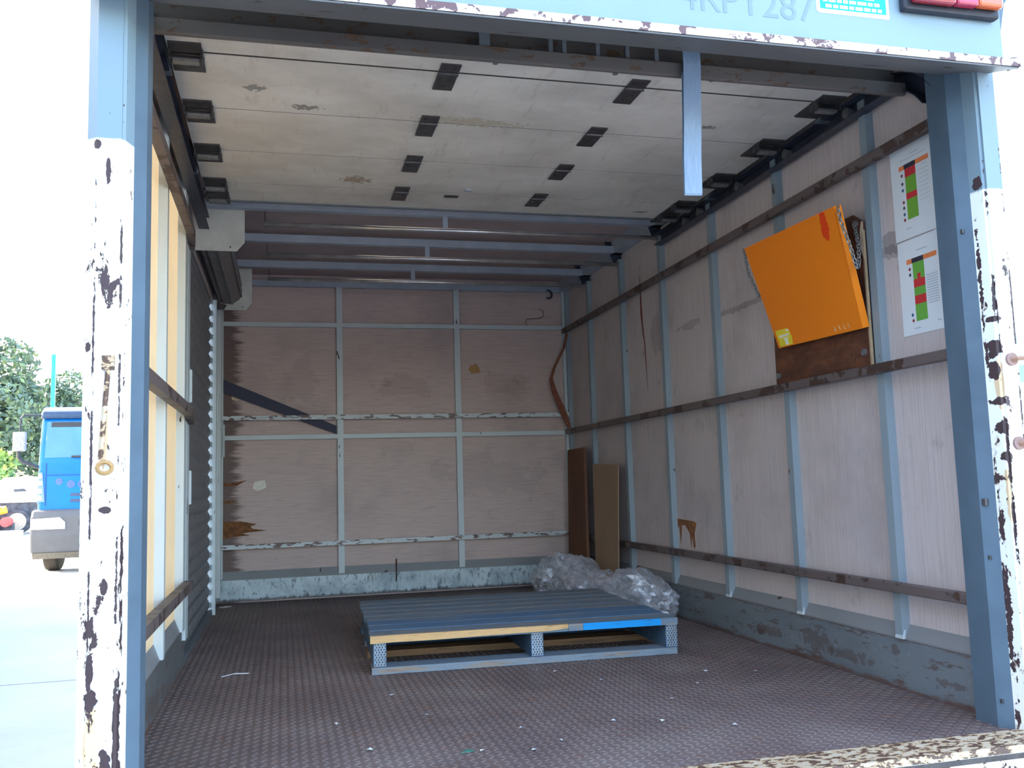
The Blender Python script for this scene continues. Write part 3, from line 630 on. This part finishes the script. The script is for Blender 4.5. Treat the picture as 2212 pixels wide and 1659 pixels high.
g.l(tr.outputs[0], mx.inputs[1]); g.l(m1.outputs[0], mx.inputs[2]); g.l(mx.outputs[0], g.nt.nodes['Material Output'].inputs[0])
FILM = g.mat
pw = crumple([((2.14, 1.95, 0.10), (0.15, 0.26, 0.115)), ((2.07, 2.45, 0.09), (0.13, 0.30, 0.10)), ((2.08, 2.78, 0.10), (0.12, 0.20, 0.12)), ((2.05, 3.05, 0.09), (0.14, 0.14, 0.12)), ((2.08, 2.95, 0.16), (0.10, 0.12, 0.09))], 5).build('plastic_wrap', FILM)
tag(pw, 'heap of crumpled clear plastic wrap between the pallet and the wall', 'plastic wrap')

# ------------------------------------------------------------------ things on the right wall
g = G('stained_brown_board'); a = g.noise(5, 5, 0.7, (1, 1, 3)); b = g.noise(14, 4, 0.6, (1, 3, 1), 1.5)
c = g.ramp(a, [(0.3, C(58, 36, 30)), (0.5, C(96, 58, 42)), (0.75, C(138, 86, 54))]); c = g.mix(g.ma('MULTIPLY', g.step(b, 0.55, 0.75), 0.6), c, C(50, 36, 34))
M['board'] = g.out(c, 0.6, 0, a, 0.1, 0.003)
bb = thing('backing_board', (W-0.03, 0.45, 1.04), 'stained dark brown board bolted behind the orange shelf', 'board')
MB().prism([(0.758, 1.042), (0.158, 1.042), (0.150, 1.53), (0.20, 1.565), (0.755, 1.56)], 0, W-0.038, W-0.0305).build('panel', M['board'], bb)
MB().box((W-0.039, 0.150, 1.045), (W-0.0305, 0.157, 1.50)).build('bare_edge', plain('bare_tan_edge', C(188, 160, 124)), bb)
MB().prism([(0.152, 1.40), (0.168, 1.44), (0.166, 1.50), (0.155, 1.53), (0.1495, 1.53)], 0, W-0.0392, W-0.037).build('splinter', plain('pale_splinter', C(216, 196, 168)), bb)
for (y, z) in ((0.735, 1.075), (0.185, 1.09), (0.185, 1.53)): MB().tube([(W-0.046, y, z), (W-0.037, y, z)], 0.012, 10).build('bolt', M['zinc'], bb)

sh_ = thing('folding_shelf', (2.25, 0.41, 1.17), 'bright orange steel flap shelf hanging on chains', 'shelf')
g = G('orange_powder_coat'); n = g.noise(60, 3)
c = g.mix(g.ma('MULTIPLY', n, 0.25), C(255, 140, 22), C(238, 112, 16)); c = g.mix(g.blob((2.19, 0.185, 1.53), (0.2, 0.022, 0.05), 0.5, 16), c, C(240, 70, 16))
M['orange'] = g.out(c, 0.45, 0, n, 0.02, 0.002)
q = [Vector((2.262, 0.675, 1.176)), Vector((2.262, 0.150, 1.164)), Vector((2.160, 0.112, 1.563)), Vector((2.160, 0.713, 1.577))]
nn = (q[1]-q[0]).cross(q[3]-q[0]).normalized(); nn = nn if nn.x < 0 else -nn
MB().hexa([tuple(p) for p in q]+[tuple(p-nn*0.004) for p in q]).build('plate', M['orange'], sh_)
MB().hexa([tuple(q[1]), tuple(q[2]), tuple(q[2]-nn*0.03), tuple(q[1]-nn*0.03)]+[tuple(p+Vector((0, 0.004, 0))) for p in (q[1], q[2], q[2]-nn*0.03, q[1]-nn*0.03)]).build('folded_edge', M['orange'], sh_)
MB().hexa([tuple(q[0]), tuple(q[3]), tuple(q[3]-nn*0.03), tuple(q[0]-nn*0.03)]+[tuple(p-Vector((0, 0.004, 0))) for p in (q[0], q[3], q[3]-nn*0.03, q[0]-nn*0.03)]).build('folded_edge', M['orange'], sh_)
MB().hexa([tuple(q[2]), tuple(q[3]), tuple(q[3]-nn*0.02), tuple(q[2]-nn*0.02)]+[tuple(p-Vector((0, 0, 0.004))) for p in (q[2], q[3], q[3]-nn*0.02, q[2]-nn*0.02)]).build('folded_edge', M['orange'], sh_)
def onplate(u, v_, h=0.0):   # u from the far side to the near side, v up
    a = q[0].lerp(q[1], u); b = q[3].lerp(q[2], u); return a.lerp(b, v_)+nn*h
def decal(poly, h, mat, name, parent, label=None):
    m = MB(); n = len(poly); m.add([tuple(onplate(u, v_, h-0.0004)) for u, v_ in poly]+[tuple(onplate(u, v_, h)) for u, v_ in poly],
        [tuple(range(n))[::-1], tuple(range(n, 2*n))]+[(i, (i+1) % n, n+(i+1) % n, n+i) for i in range(n)]); return m.build(name, mat, parent, label=label)
st = decal([(0.03, 0.01), (0.20, 0.01), (0.215, 0.08), (0.20, 0.155), (0.16, 0.165), (0.03, 0.165)], 0.0010, plain('sticker_yellow', C(250, 224, 60), 0.5, 0, 0.05), 'sticker', sh_, 'torn yellow and white sticker')
WH = plain('torn_white', C(240, 238, 216), 0.6, 0, 0.03)
for poly in ([(0.06, 0.09), (0.19, 0.10), (0.19, 0.118), (0.06, 0.112)], [(0.11, 0.015), (0.15, 0.015), (0.155, 0.075), (0.185, 0.085), (0.08, 0.082), (0.115, 0.07)], [(0.15, 0.145), (0.20, 0.135), (0.19, 0.16)]):
    decal(poly, 0.0014, WH, 'torn_paper', st)
for k in range(4): decal([(0.72+k*0.05, 0.03+0.02*(k % 2)), (0.735+k*0.05, 0.025), (0.725+k*0.05, 0.075)], 0.0008, plain('scratch', C(220, 190, 150)), 'scratch', sh_)
def chain(path, name, parent, L=0.022, r=0.0024):
    pts = [Vector(p) for p in path]; m = MB(); seg = []
    for a, b in zip(pts, pts[1:]):
        n = max(1, round((b-a).length/(L*0.72)))
        for i in range(n): seg.append((a.lerp(b, (i+0.5)/n), (b-a).normalized()))
    for i, (c_, d) in enumerate(seg):
        h = Vector((1, 0, 0)) if i % 2 else Vector((0, 1, 0)); s_ = (h-d*h.dot(d)).normalized()
        m.tube([c_+d*(L*0.5*math.cos(a))+s_*(L*0.27*math.sin(a)) for a in [k*math.pi/4 for k in range(9)]], r, 5, caps=False)
    return m.build(name, M['zinc'], parent, smooth=True)
tl_, tr_ = q[3]-nn*0.012+Vector((0, 0.012, -0.004)), q[2]-nn*0.012+Vector((0, -0.008, -0.004))
MB().tube([tl_+Vector((0, -0.012, 0)), tl_+Vector((0, 0.02, 0.006))], 0.004, 6).build('eye_bolt', M['zinc'], sh_)
chain([tl_+Vector((0, 0.014, 0)), tl_+Vector((0.015, 0.018, -0.09)), tl_+Vector((0.05, 0.006, -0.185)), tl_+Vector((0.075, -0.02, -0.165)), (W-0.045, 0.66, 1.50)], 'chain', sh_)
chain([tr_, (2.170, 0.092, 1.51), (2.190, 0.082, 1.43), (2.205, 0.074, 1.35), (2.216, 0.076, 1.36), (2.250, 0.120, 1.44), (W-0.044, 0.185, 1.53)], 'chain', sh_)

def poster(name, y0, z0, w_, h_, label, kind):
    t = thing(name, (W, y0-w_/2, z0-h_), label, 'poster', 'charts taped to the side wall')
    P = lambda u, v_: (y0-u*w_, z0-v_*h_)
    MB().prism([P(0, 0.002), P(1, 0), P(0.995, 1), P(0.0, 0.995)], 0, W-0.0022, W-0.0008).build('sheet', plain('paper_'+kind, C(232, 236, 238), 0.6, 0, 0.015, 8), t)
    def rects(nm, col, rs, x=0.0026):
        mt = plain(nm+'_'+kind, col, 0.6, 0, 0.03); m = MB()
        for (u0, v0, u1, v1) in rs:
            m.prism([P(u0, v0), P(u1, v0), P(u1, v1), P(u0, v1)], 0, W-x, W-x+0.0003)
            if nm != 'text_lines': m.build(nm, mt, t); m = MB()
        if nm == 'text_lines': m.build(nm, mt, t)['kind'] = 'stuff'
    rects('heading_bar', C(246, 140, 84), [(0.19, 0.205, 0.86, 0.255)]); rects('heading_block', C(58, 52, 66), [(0.31, 0.205, 0.57, 0.255)], 0.003)
    if kind == 'a':
        rects('red_block', C(214, 52, 60), [(0.32, 0.256, 0.565, 0.345), (0.32, 0.52, 0.565, 0.585)]); rects('green_block', C(120, 176, 62), [(0.32, 0.345, 0.565, 0.52), (0.32, 0.585, 0.565, 0.80)])
        dia = [(0.25, v_) for v_ in (0.31, 0.40, 0.47, 0.60, 0.66, 0.73, 0.79)]
        lines = [(0.45, 0.11, 0.66, 0.118), (0.22, 0.15, 0.80, 0.156), (0.70, 0.28, 0.80, 0.285), (0.26, 0.885, 0.38, 0.895)]+[(0.61, 0.33+k*0.045, 0.84, 0.334+k*0.045) for k in range(8)]
    else:
        rects('red_block', C(212, 56, 58), [(0.32, 0.43, 0.575, 0.515), (0.41, 0.375, 0.485, 0.43), (0.32, 0.60, 0.575, 0.69)]); rects('green_block', C(112, 178, 72), [(0.32, 0.256, 0.575, 0.375), (0.32, 0.375, 0.41, 0.43), (0.485, 0.375, 0.575, 0.43), (0.32, 0.515, 0.575, 0.60), (0.32, 0.69, 0.575, 0.865)])
        dia = [(0.25, v_) for v_ in (0.31, 0.37)]+[(0.24, 0.79), (0.25, 0.85)]
        lines = [(0.42, 0.13, 0.66, 0.14), (0.26, 0.93, 0.40, 0.94), (0.78, 0.90, 0.86, 0.91)]+[(0.61, 0.42+k*0.026, 0.85, 0.430+k*0.026) for k in range(12)]
    dm = [plain('diamond_red_'+kind, C(150, 60, 62)), plain('diamond_dark_'+kind, C(70, 64, 74)), plain('diamond_blue_'+kind, C(60, 96, 130))]
    for i, (u, v_) in enumerate(dia): MB().prism([P(u-0.03, v_), P(u, v_-0.022), P(u+0.03, v_), P(u, v_+0.022)], 0, W-0.0026, W-0.0023).build('hazard_diamond', dm[i % 3], t)
    rects('text_lines', C(188, 196, 204), lines)
poster('wall_chart', 0.033, 1.724, 0.207, 0.302, 'upper white chart sheet with two red bands in its green column', 'a')
poster('wall_chart', 0.029, 1.4185, 0.205, 0.304, 'lower white chart sheet with a stepped red block in its column', 'b')

g = G('corrugated_cardboard'); n = g.noise(4, 4); M['card'] = g.out(g.mix(n, C(156, 128, 104), C(178, 148, 120)), 0.85, 0, g.noise(60, 2, 0.5, (1, 3, 0.1)), 0.1, 0.002, 0.15)
cb = MB().hexa([(2.245, 2.90, 0.0), (2.225, 2.47, 0.0), (2.230, 2.47, 0.0), (2.250, 2.90, 0.0), (2.262, 2.935, 0.79), (2.262, 2.49, 0.775), (2.267, 2.49, 0.775), (2.267, 2.935, 0.79)])
o = cb.build('cardboard_sheet', M['card']); tag(o, 'tall brown cardboard sheet leaning against the side wall', 'cardboard')
g = G('dark_stained_plank'); n = g.noise(5, 4, 0.6, (1, 3, 0.5)); M['plank'] = g.out(g.mix(n, C(84, 60, 52), C(140, 96, 70)), 0.75, 0, n, 0.1, 0.003, 0.2)
o = MB().hexa([(2.24, 3.44, 0.0), (2.24, 3.05, 0.0), (2.258, 3.05, 0.0), (2.258, 3.44, 0.0), (2.250, 3.40, 0.895), (2.250, 3.06, 0.90), (2.266, 3.06, 0.90), (2.266, 3.40, 0.895)]).build('plank', M['plank'])
tag(o, 'dark brown wooden plank standing in the far corner', 'plank')

# ------------------------------------------------------------------ things on the back wall
o = MB().prism([(0.012, 1.40), (0.012, 1.315), (0.735, 1.035), (0.735, 1.088)], 1, D-0.027, D-0.0235).build('webbing_strap', plain('black_webbing', C(66, 66, 84), 0.7, 0, 0.05, 60))
tag(o, 'black webbing strap slanting down across the back wall', 'strap')
ow = plain('orange_webbing', C(146, 92, 72), 0.8, 0, 0.15, 50)
os_ = thing('ratchet_strap', (2.2, 3.46, 1.05), 'faded orange strap hooked in the back corner', 'strap')
MB().ribbon([(2.30, 3.478, 1.70), (2.275, 3.478, 1.60), (2.20, 3.477, 1.46), (2.175, 3.476, 1.385), (2.20, 3.475, 1.30), (2.262, 3.474, 1.16), (2.295, 3.473, 1.05)], 0.003, (0.012, 0.004, 0.004)).build('strand', ow, os_)
MB().ribbon([(2.168, 3.468, 1.385), (2.185, 3.468, 1.29), (2.235, 3.467, 1.16), (2.285, 3.466, 1.045)], 0.003, (0.010, 0.005, 0.003)).build('strand', ow, os_)
hk = [(2.175, D-0.045, 2.005), (2.195, D-0.05, 2.0), (2.208, D-0.05, 1.98), (2.204, D-0.05, 1.955), (2.185, D-0.05, 1.945), (2.17, D-0.05, 1.955)]
o = MB().tube(hk, 0.006, 8).build('rope_hook', M['track'], smooth=True); tag(o, 'small black curled hook under the roof corner', 'hook')
wi = [(2.115, D-0.034, 1.875), (2.145, D-0.034, 1.86), (2.148, D-0.034, 1.825), (2.12, D-0.034, 1.808), (2.06, D-0.034, 1.806), (2.025, D-0.034, 1.80), (2.018, D-0.033, 1.775), (2.028, D-0.031, 1.7596)]
o = MB().tube(wi, 0.0022, 5).build('bent_wire', M['dark']); tag(o, 'thin bent wire curling above the upper back rail', 'wire')
def note(name, poly, col, label, cat='paper'):
    o = MB().prism(poly, 1, D-0.0014, D-0.0001).build(name, plain(name+'_'+cat+str(len(poly)), col, 0.7, 0, 0.06, 30)); tag(o, label, cat); return o
note('paper_note', [(0.215, 0.70), (0.225, 0.742), (0.287, 0.752), (0.298, 0.705), (0.245, 0.685)], C(234, 228, 212), 'small cream paper note low on the back wall')
note('paper_scrap', [(0.085, 1.285), (0.10, 1.31), (0.135, 1.30), (0.142, 1.268), (0.12, 1.255), (0.088, 1.262)], C(214, 192, 162), 'torn cream paper scrap just under the black strap')
note('sticker', [(1.618, 1.455), (1.63, 1.485), (1.655, 1.488), (1.67, 1.50), (1.69, 1.465), (1.70, 1.435), (1.66, 1.432), (1.635, 1.43)], C(176, 138, 84), 'faded yellow sticker scrap high on the back wall', 'sticker')

# ------------------------------------------------------------------ litter on the floor
Wt = plain('litter_white', C(232, 234, 238), 0.6, 0, 0.03)
spots = [(1.47, 0.62), (1.32, 0.10), (0.82, 0.36), (1.03, -0.10), (1.12, -0.04), (0.90, -0.06), (1.58, 0.28), (1.62, -0.06), (1.75, 0.45), (1.30, 0.86), (1.36, 0.82), (1.86, 0.62), (2.02, 0.55), (0.62, 0.05), (0.55, 0.35), (1.05, 0.12), (1.45, 0.05), (0.75, 0.66)]
base = MB().add([(-0.006, -0.004, 0.002), (0.005, -0.005, 0.004), (0.007, 0.003, 0.002), (-0.004, 0.006, 0.005)], [(0, 1, 2, 3)]).add([(-0.006, -0.004, 0.003), (0.005, -0.005, 0.005), (0.007, 0.003, 0.003), (-0.004, 0.006, 0.006)], [(3, 2, 1, 0)]).mesh('paper_chip', Wt)
for i, (x, y) in enumerate(spots):
    o = link('paper_chip', base, None, (x, y, 0.001)); o.rotation_euler = (0, 0, random.uniform(0, 6.3)); s_ = random.uniform(0.6, 1.3); o.scale = (s_, s_, 1)
    tag(o, 'tiny white paper chip scattered on the tread plate floor', 'litter', 'white chips littering the floor')
o = MB().ribbon([(0.18, 1.20, 0.004), (0.22, 1.23, 0.006), (0.27, 1.225, 0.004)], 0.002, (0.004, 0.006, 0)).build('plastic_strip', Wt); tag(o, 'white plastic strip on the floor by the left kick plate', 'litter')
o = MB().prism([(0.03, 3.33), (0.07, 3.32), (0.10, 3.36), (0.06, 3.39)], 2, 0.002, 0.006).build('paper_scrap', plain('scrap_cream', C(206, 196, 178))); tag(o, 'cream paper scrap on the floor in the far left corner', 'litter')
o = MB().prism([(0.845, -0.06), (0.88, -0.055), (0.87, -0.035)], 2, 0.002, 0.004).build('leaf', plain('leaf_green', C(70, 128, 110))); tag(o, 'small green leaf on the tread plate floor', 'leaf')

# ------------------------------------------------------------------ outside: blue truck
BL = plain('truck_blue', C(4, 96, 178), 0.35, 0, 0.05, 3); TG = plain('truck_bumper_grey', C(80, 80, 83), 0.6, 0, 0.05, 5)
BK = plain('truck_black', C(44, 44, 50), 0.6); TY = plain('tyre_rubber', C(60, 54, 48), 0.85); CH = plain('lamp_clear', C(226, 232, 232), 0.2)
g = G('windscreen_glass'); g.out(g.mix(g.noise(2, 2), C(58, 104, 134), C(76, 122, 148)), 0.08, 0, spec=0.8); GL = g.mat
tk = thing('truck', (-3.27, 18.8, GZ), 'bright blue flat nosed truck parked across the yard', 'truck')
X0, X1 = -4.42, -2.12
cab = MB().prism([(17.95, -0.02), (17.90, 0.40), (17.90, 1.36), (18.10, 2.26), (18.22, 2.34), (19.7, 2.40), (19.7, -0.02)], 0, X0, X1).build('cab', BL, tk, bevel=0.06)
MB().prism([(18.02, 2.27), (18.06, 2.42), (18.30, 2.53), (19.7, 2.55), (19.7, 2.36), (18.2, 2.28)], 0, X0-0.01, X1+0.01).build('roof_cap', plain('roof_dark_blue', C(44, 62, 88), 0.3), tk, bevel=0.05)
def fr(x0, z0, x1, z1, d, mat, name, par, lean=True, bev=0):
    yy = lambda z: (17.90+(z-1.36)*0.2222 if z > 1.36 else 17.90)
    return MB().hexa([(x0, yy(z0)-d, z0), (x1, yy(z0)-d, z0), (x1, yy(z0)+0.02, z0), (x0, yy(z0)+0.02, z0), (x0, yy(z1)-d, z1), (x1, yy(z1)-d, z1), (x1, yy(z1)+0.02, z1), (x0, yy(z1)+0.02, z1)]).build(name, mat, par, bevel=bev)
ws = fr(X0+0.11, 1.46, X1-0.11, 2.22, 0.012, GL, 'windscreen', tk, bev=0.03)
fr(X0+0.20, 2.10, X1-0.20, 2.20, 0.02, BK, 'sun_visor', ws)
fr(X0+0.62, 1.46, X1-0.6, 1.50, 0.035, BK, 'wiper', ws)
fr(X0+0.16, 1.10, X1-0.16, 1.118, 0.012, plain('blue_seam', C(10, 66, 130)), 'bonnet_crease', tk)
fr(X0+0.145, 0.50, X0+0.165, 1.36, 0.006, plain('seam_dark', C(12, 60, 110)), 'corner_seam', tk)
for z in (0.56, 0.68): fr(X0+0.62, z, X1-0.62, z+0.055, 0.012, plain('grille_dark', C(58, 66, 92)), 'grille_slot', tk)
for (x, z, s_) in ((-4.02, 0.98, 0.07), (-3.80, 0.92, 0.08), (-3.60, 0.92, 0.075), (-3.42, 0.92, 0.07)): MB().tube([(x, 17.897, z), (x, 17.893, z)], s_, 14).build('faded_badge', plain('badge_ghost', C(70, 92, 170), 0.4, 0, 0.1, 12), tk)
MB().prism([(X0-0.005, 0.56), (X0+0.02, 1.20), (X0+0.09, 1.16), (X0+0.14, 0.58)], 1, 17.885, 17.95).build('lamp_panel', plain('lamp_panel_grey', C(100, 124, 140)), tk)
for z in (0.60, 0.74, 0.90, 1.04): MB().prism([(X0+0.01, z), (X0+0.015, z+0.11), (X0+0.08, z+0.09), (X0+0.095, z+0.02)], 1, 17.875, 17.89).build('side_lamp', CH, tk)
bp = MB().prism([(17.80, -0.45), (17.74, -0.10), (17.76, 0.28), (17.86, 0.42), (18.3, 0.42), (18.3, -0.45)], 0, X0-0.09, X1+0.09).build('bumper', TG, tk, bevel=0.05)
MB().prism([(X0-0.07, 0.03), (X0-0.07, 0.24), (X0+0.46, 0.26), (X0+0.56, 0.16), (X0+0.56, 0.03)], 1, 17.735, 17.78).build('headlamp', CH, bp)
MB().box((X0+0.98, 17.735, -0.26), (X1-0.98, 17.78, 0.03)).build('bumper_slot', BK, bp)
MB().box((X0+0.82, 17.74, 0.08), (X0+0.94, 17.78, 0.20)).build('tow_hole', BK, bp)
MB().prism([(17.84, -0.56), (17.80, -0.44), (18.3, -0.44), (18.3, -0.56)], 0, X0-0.05, X1+0.05).build('valance', plain('valance_dirty', C(92, 86, 76)), bp)
for x in (X0+0.02, X1-0.30):
    wh = MB().tube([(x, 18.72, GZ+0.47), (x+0.28, 18.72, GZ+0.47)], 0.47, 28).build('wheel', TY, tk, bevel=0.04)
    MB().tube([(x-0.02, 18.72, GZ+0.47), (x+0.30, 18.72, GZ+0.47)], 0.24, 16).build('rim', TG, wh)
for x in (X0+0.3, X1-0.65): MB().tube([(x, 22.6, GZ+0.47), (x+0.35, 22.6, GZ+0.47)], 0.47, 24).build('wheel', TY, tk)
MB().box((X0+0.6, 18.3, -0.25), (X1-0.6, 24, 0.0)).build('chassis', BK, tk)
MB().box((X0+0.1, 19.9, 0.0), (X1-0.1, 24, 0.16)).build('tray', TG, tk)
MB().box((-4.86, 17.72, 1.60), (-4.62, 17.84, 1.99)).build('mirror', plain('mirror_grey', C(128, 128, 130)), tk, bevel=0.03)
MB().tube([(-4.40, 18.1, 2.34), (-4.70, 17.85, 2.33), (-4.74, 17.82, 2.27), (-4.745, 17.80, 1.99)], 0.018, 8).build('mirror_arm', BK, tk)
MB().tube([(-4.76, 17.8, 1.60), (-4.76, 17.82, 1.48), (-4.70, 17.85, 1.40), (-4.43, 17.98, 1.28)], 0.035, 8).build('mirror_arm', BK, tk)

# teal post, scrapped white truck, machinery, kerb
o = MB().box((-6.27, 26.95, GZ), (-6.16, 27.06, 4.88)).build('post', plain('teal_paint', C(20, 130, 130), 0.4, 0, 0.1, 4), bevel=0.01); tag(o, 'tall teal steel post behind the blue truck', 'post')
WHT = plain('scrap_white', C(236, 240, 240), 0.4, 0, 0.03); DK = plain('scrap_dark', C(74, 80, 88), 0.6, 0, 0.3, 6)
wt = thing('scrapped_truck', (-10.4, 40.5, GZ), 'stripped white truck shell at the far edge of the yard', 'truck')
MB().prism([(-12.6, 0.45), (-12.6, 0.9), (-11.3, 1.20), (-10.95, 1.50), (-10.1, 1.56), (-9.95, 1.36), (-9.3, 1.28), (-9.1, 0.9), (-9.1, 0.45)], 1, 40.0, 41.8).build('body_shell', WHT, wt, bevel=0.05)
MB().prism([(-10.55, 0.90), (-10.55, 1.02), (-10.15, 1.03), (-10.05, 0.92)], 1, 39.98, 40.02).build('vent_opening', DK, wt)
MB().box((-11.5, 40.05, -0.30), (-9.35, 41.7, 0.44)).build('chassis', DK, wt)
for x in (-10.35, -11.8):
    wh = MB().tube([(x, 39.8, GZ+0.52), (x, 40.2, GZ+0.52)], 0.5, 24).build('wheel', DK, wt)
    MB().tube([(x, 39.78, GZ+0.52), (x, 39.82, GZ+0.52)], 0.36, 20).build('rim', plain('rim_pale', C(190, 180, 160)), wh)
mc = thing('machinery', (-11.2, 38.8, GZ), 'heap of red and yellow machine parts beside the white shell', 'machinery')
RD = plain('machine_red', C(190, 84, 80), 0.5, 0, 0.15, 3)
MB().prism([(-12.4, 0.62), (-11.0, 0.50), (-10.65, 0.28), (-12.4, 0.30)], 1, 38.6, 39.0).build('red_cowl', RD, mc)
MB().tube([(-11.2, 38.8, 0.05), (-10.5, 38.8, 0.20)], 0.16, 12).build('yellow_drum', plain('machine_yellow', C(236, 178, 60)), mc)
for (x, z, r_) in ((-11.0, -0.40, 0.22), (-10.45, -0.30, 0.2), (-11.35, -0.62, 0.23), (-11.6, -0.2, 0.25)): MB().tube([(x, 38.5, z), (x, 38.9, z)], r_, 16).build('hub', RD, mc)
MB().box((-11.9, 38.9, GZ), (-10.3, 39.3, -0.35)).build('frame', DK, mc)
o = MB().box((-16, 37.9, GZ), (-9.72, 38.3, GZ+0.22)).build('kerb', plain('kerb_pale', C(206, 206, 206))); tag(o, 'long pale concrete kerb in front of the scrapped shell', 'kerb')

# trees
def tree(x, y, h, r, label, cols, seed, n=5200):
    rnd = random.Random(seed); t = thing('tree', (x, y, GZ), label, 'tree', 'trees behind the yard')
    m = MB().tube([(x, y, GZ), (x+0.1, y, GZ+h*0.35), (x-0.1, y+0.1, GZ+h*0.75)], [0.26, 0.2, 0.07], 8)
    for k in range(6):
        a = rnd.uniform(0, 6.28); z = GZ+h*rnd.uniform(0.3, 0.6); m.tube([(x, y, z), (x+r*0.6*math.cos(a), y+r*0.6*math.sin(a), z+h*0.2)], [0.09, 0.03], 6)
    m.build('trunk', plain('bark', C(96, 84, 72), 0.9), t)
    lobes = [(rnd.uniform(-0.7, 0.7)*r, rnd.uniform(-0.5, 0.5)*r, GZ+h*rnd.uniform(0.28, 0.86), r*rnd.uniform(0.32, 0.55)) for _ in range(16)]
    m = MB()
    for k in range(n):
        lx, ly, lz, lr = lobes[k % len(lobes)]; d = Vector((rnd.gauss(0, 1), rnd.gauss(0, 1), rnd.gauss(0, 1))).normalized()*lr*rnd.uniform(0.55, 1.05)
        c = Vector((x+lx, y+ly, lz))+d; c.z = max(c.z, GZ+0.2); u = Vector((rnd.gauss(0, 1), rnd.gauss(0, 1), rnd.gauss(0, 1))).normalized(); v_ = u.orthogonal().normalized()
        s_ = rnd.uniform(0.12, 0.24); m.add([c-u*s_, c+v_*s_*0.5, c+u*s_, c-v_*s_*0.5], [(0, 1, 2, 3)], rnd.choice((0, 0, 1, 2)))
    o = m.build('foliage', [plain('leaf_%d_%d' % (seed, i), c, 0.6, 0, 0.2, 2) for i, c in enumerate(cols)], t); o['kind'] = 'stuff'
GA = [C(92, 112, 88), C(118, 134, 88), C(84, 104, 90)]; GB = [C(120, 150, 80), C(160, 172, 84), C(96, 128, 84)]
tree(-14.2, 48.5, 10.2, 3.2, 'tall dark green tree behind the scrapped shell', GA, 1, 9000)
tree(-14.0, 59, 9.2, 3.2, 'lower round tree just behind the teal post', GA, 2, 8000)
tree(-22.5, 56, 9.0, 4.2, 'broad tree at the far left behind the yard', GA, 3, 6000)
tree(-12.4, 42.8, 3.9, 1.1, 'small yellow green bushy tree by the white shell', GB, 4, 2400)

# unseen building added to shade the near yard, and a teal awning to the right
wh = thing('warehouse', (-15, 0, GZ), 'unseen long pale metal building added left of the truck for its shade', 'building')
MB().box((-26, -22, GZ), (-5.6, 14.75, 6.0)).build('wall', plain('shade_building_cladding', C(206, 206, 200), 0.6, 0, 0.04, 0.5), wh)
MB().prism([(-26.2, 6.0), (-5.4, 6.0), (-15.8, 8.2)], 1, -22.2, 14.8).build('roof', plain('warehouse_roof', C(170, 176, 180), 0.5, 0, 0.05, 0.5), wh)
for y in (-14, -4, 7): MB().box((-5.62, y, GZ), (-5.54, y+3.6, 3.2)).build('roller_door', plain('warehouse_door', C(120, 136, 150), 0.5, 0, 0.05, 1), wh)
aw = thing('awning', (15.5, 13, GZ), 'teal awning on posts beyond the rusting pillar', 'awning')
MB().box((14.02, 10.5, 2.62), (19, 15, 3.24)).build('fascia', plain('awning_teal', C(20, 156, 190), 0.5, 0, 0.05, 1), aw)
for (x, y) in ((14.2, 10.7), (18.8, 10.7), (14.2, 14.8), (18.8, 14.8)): MB().box((x-0.06, y-0.06, GZ), (x+0.06, y+0.06, 2.62)).build('post', plain('awning_post', C(190, 200, 204)), aw)
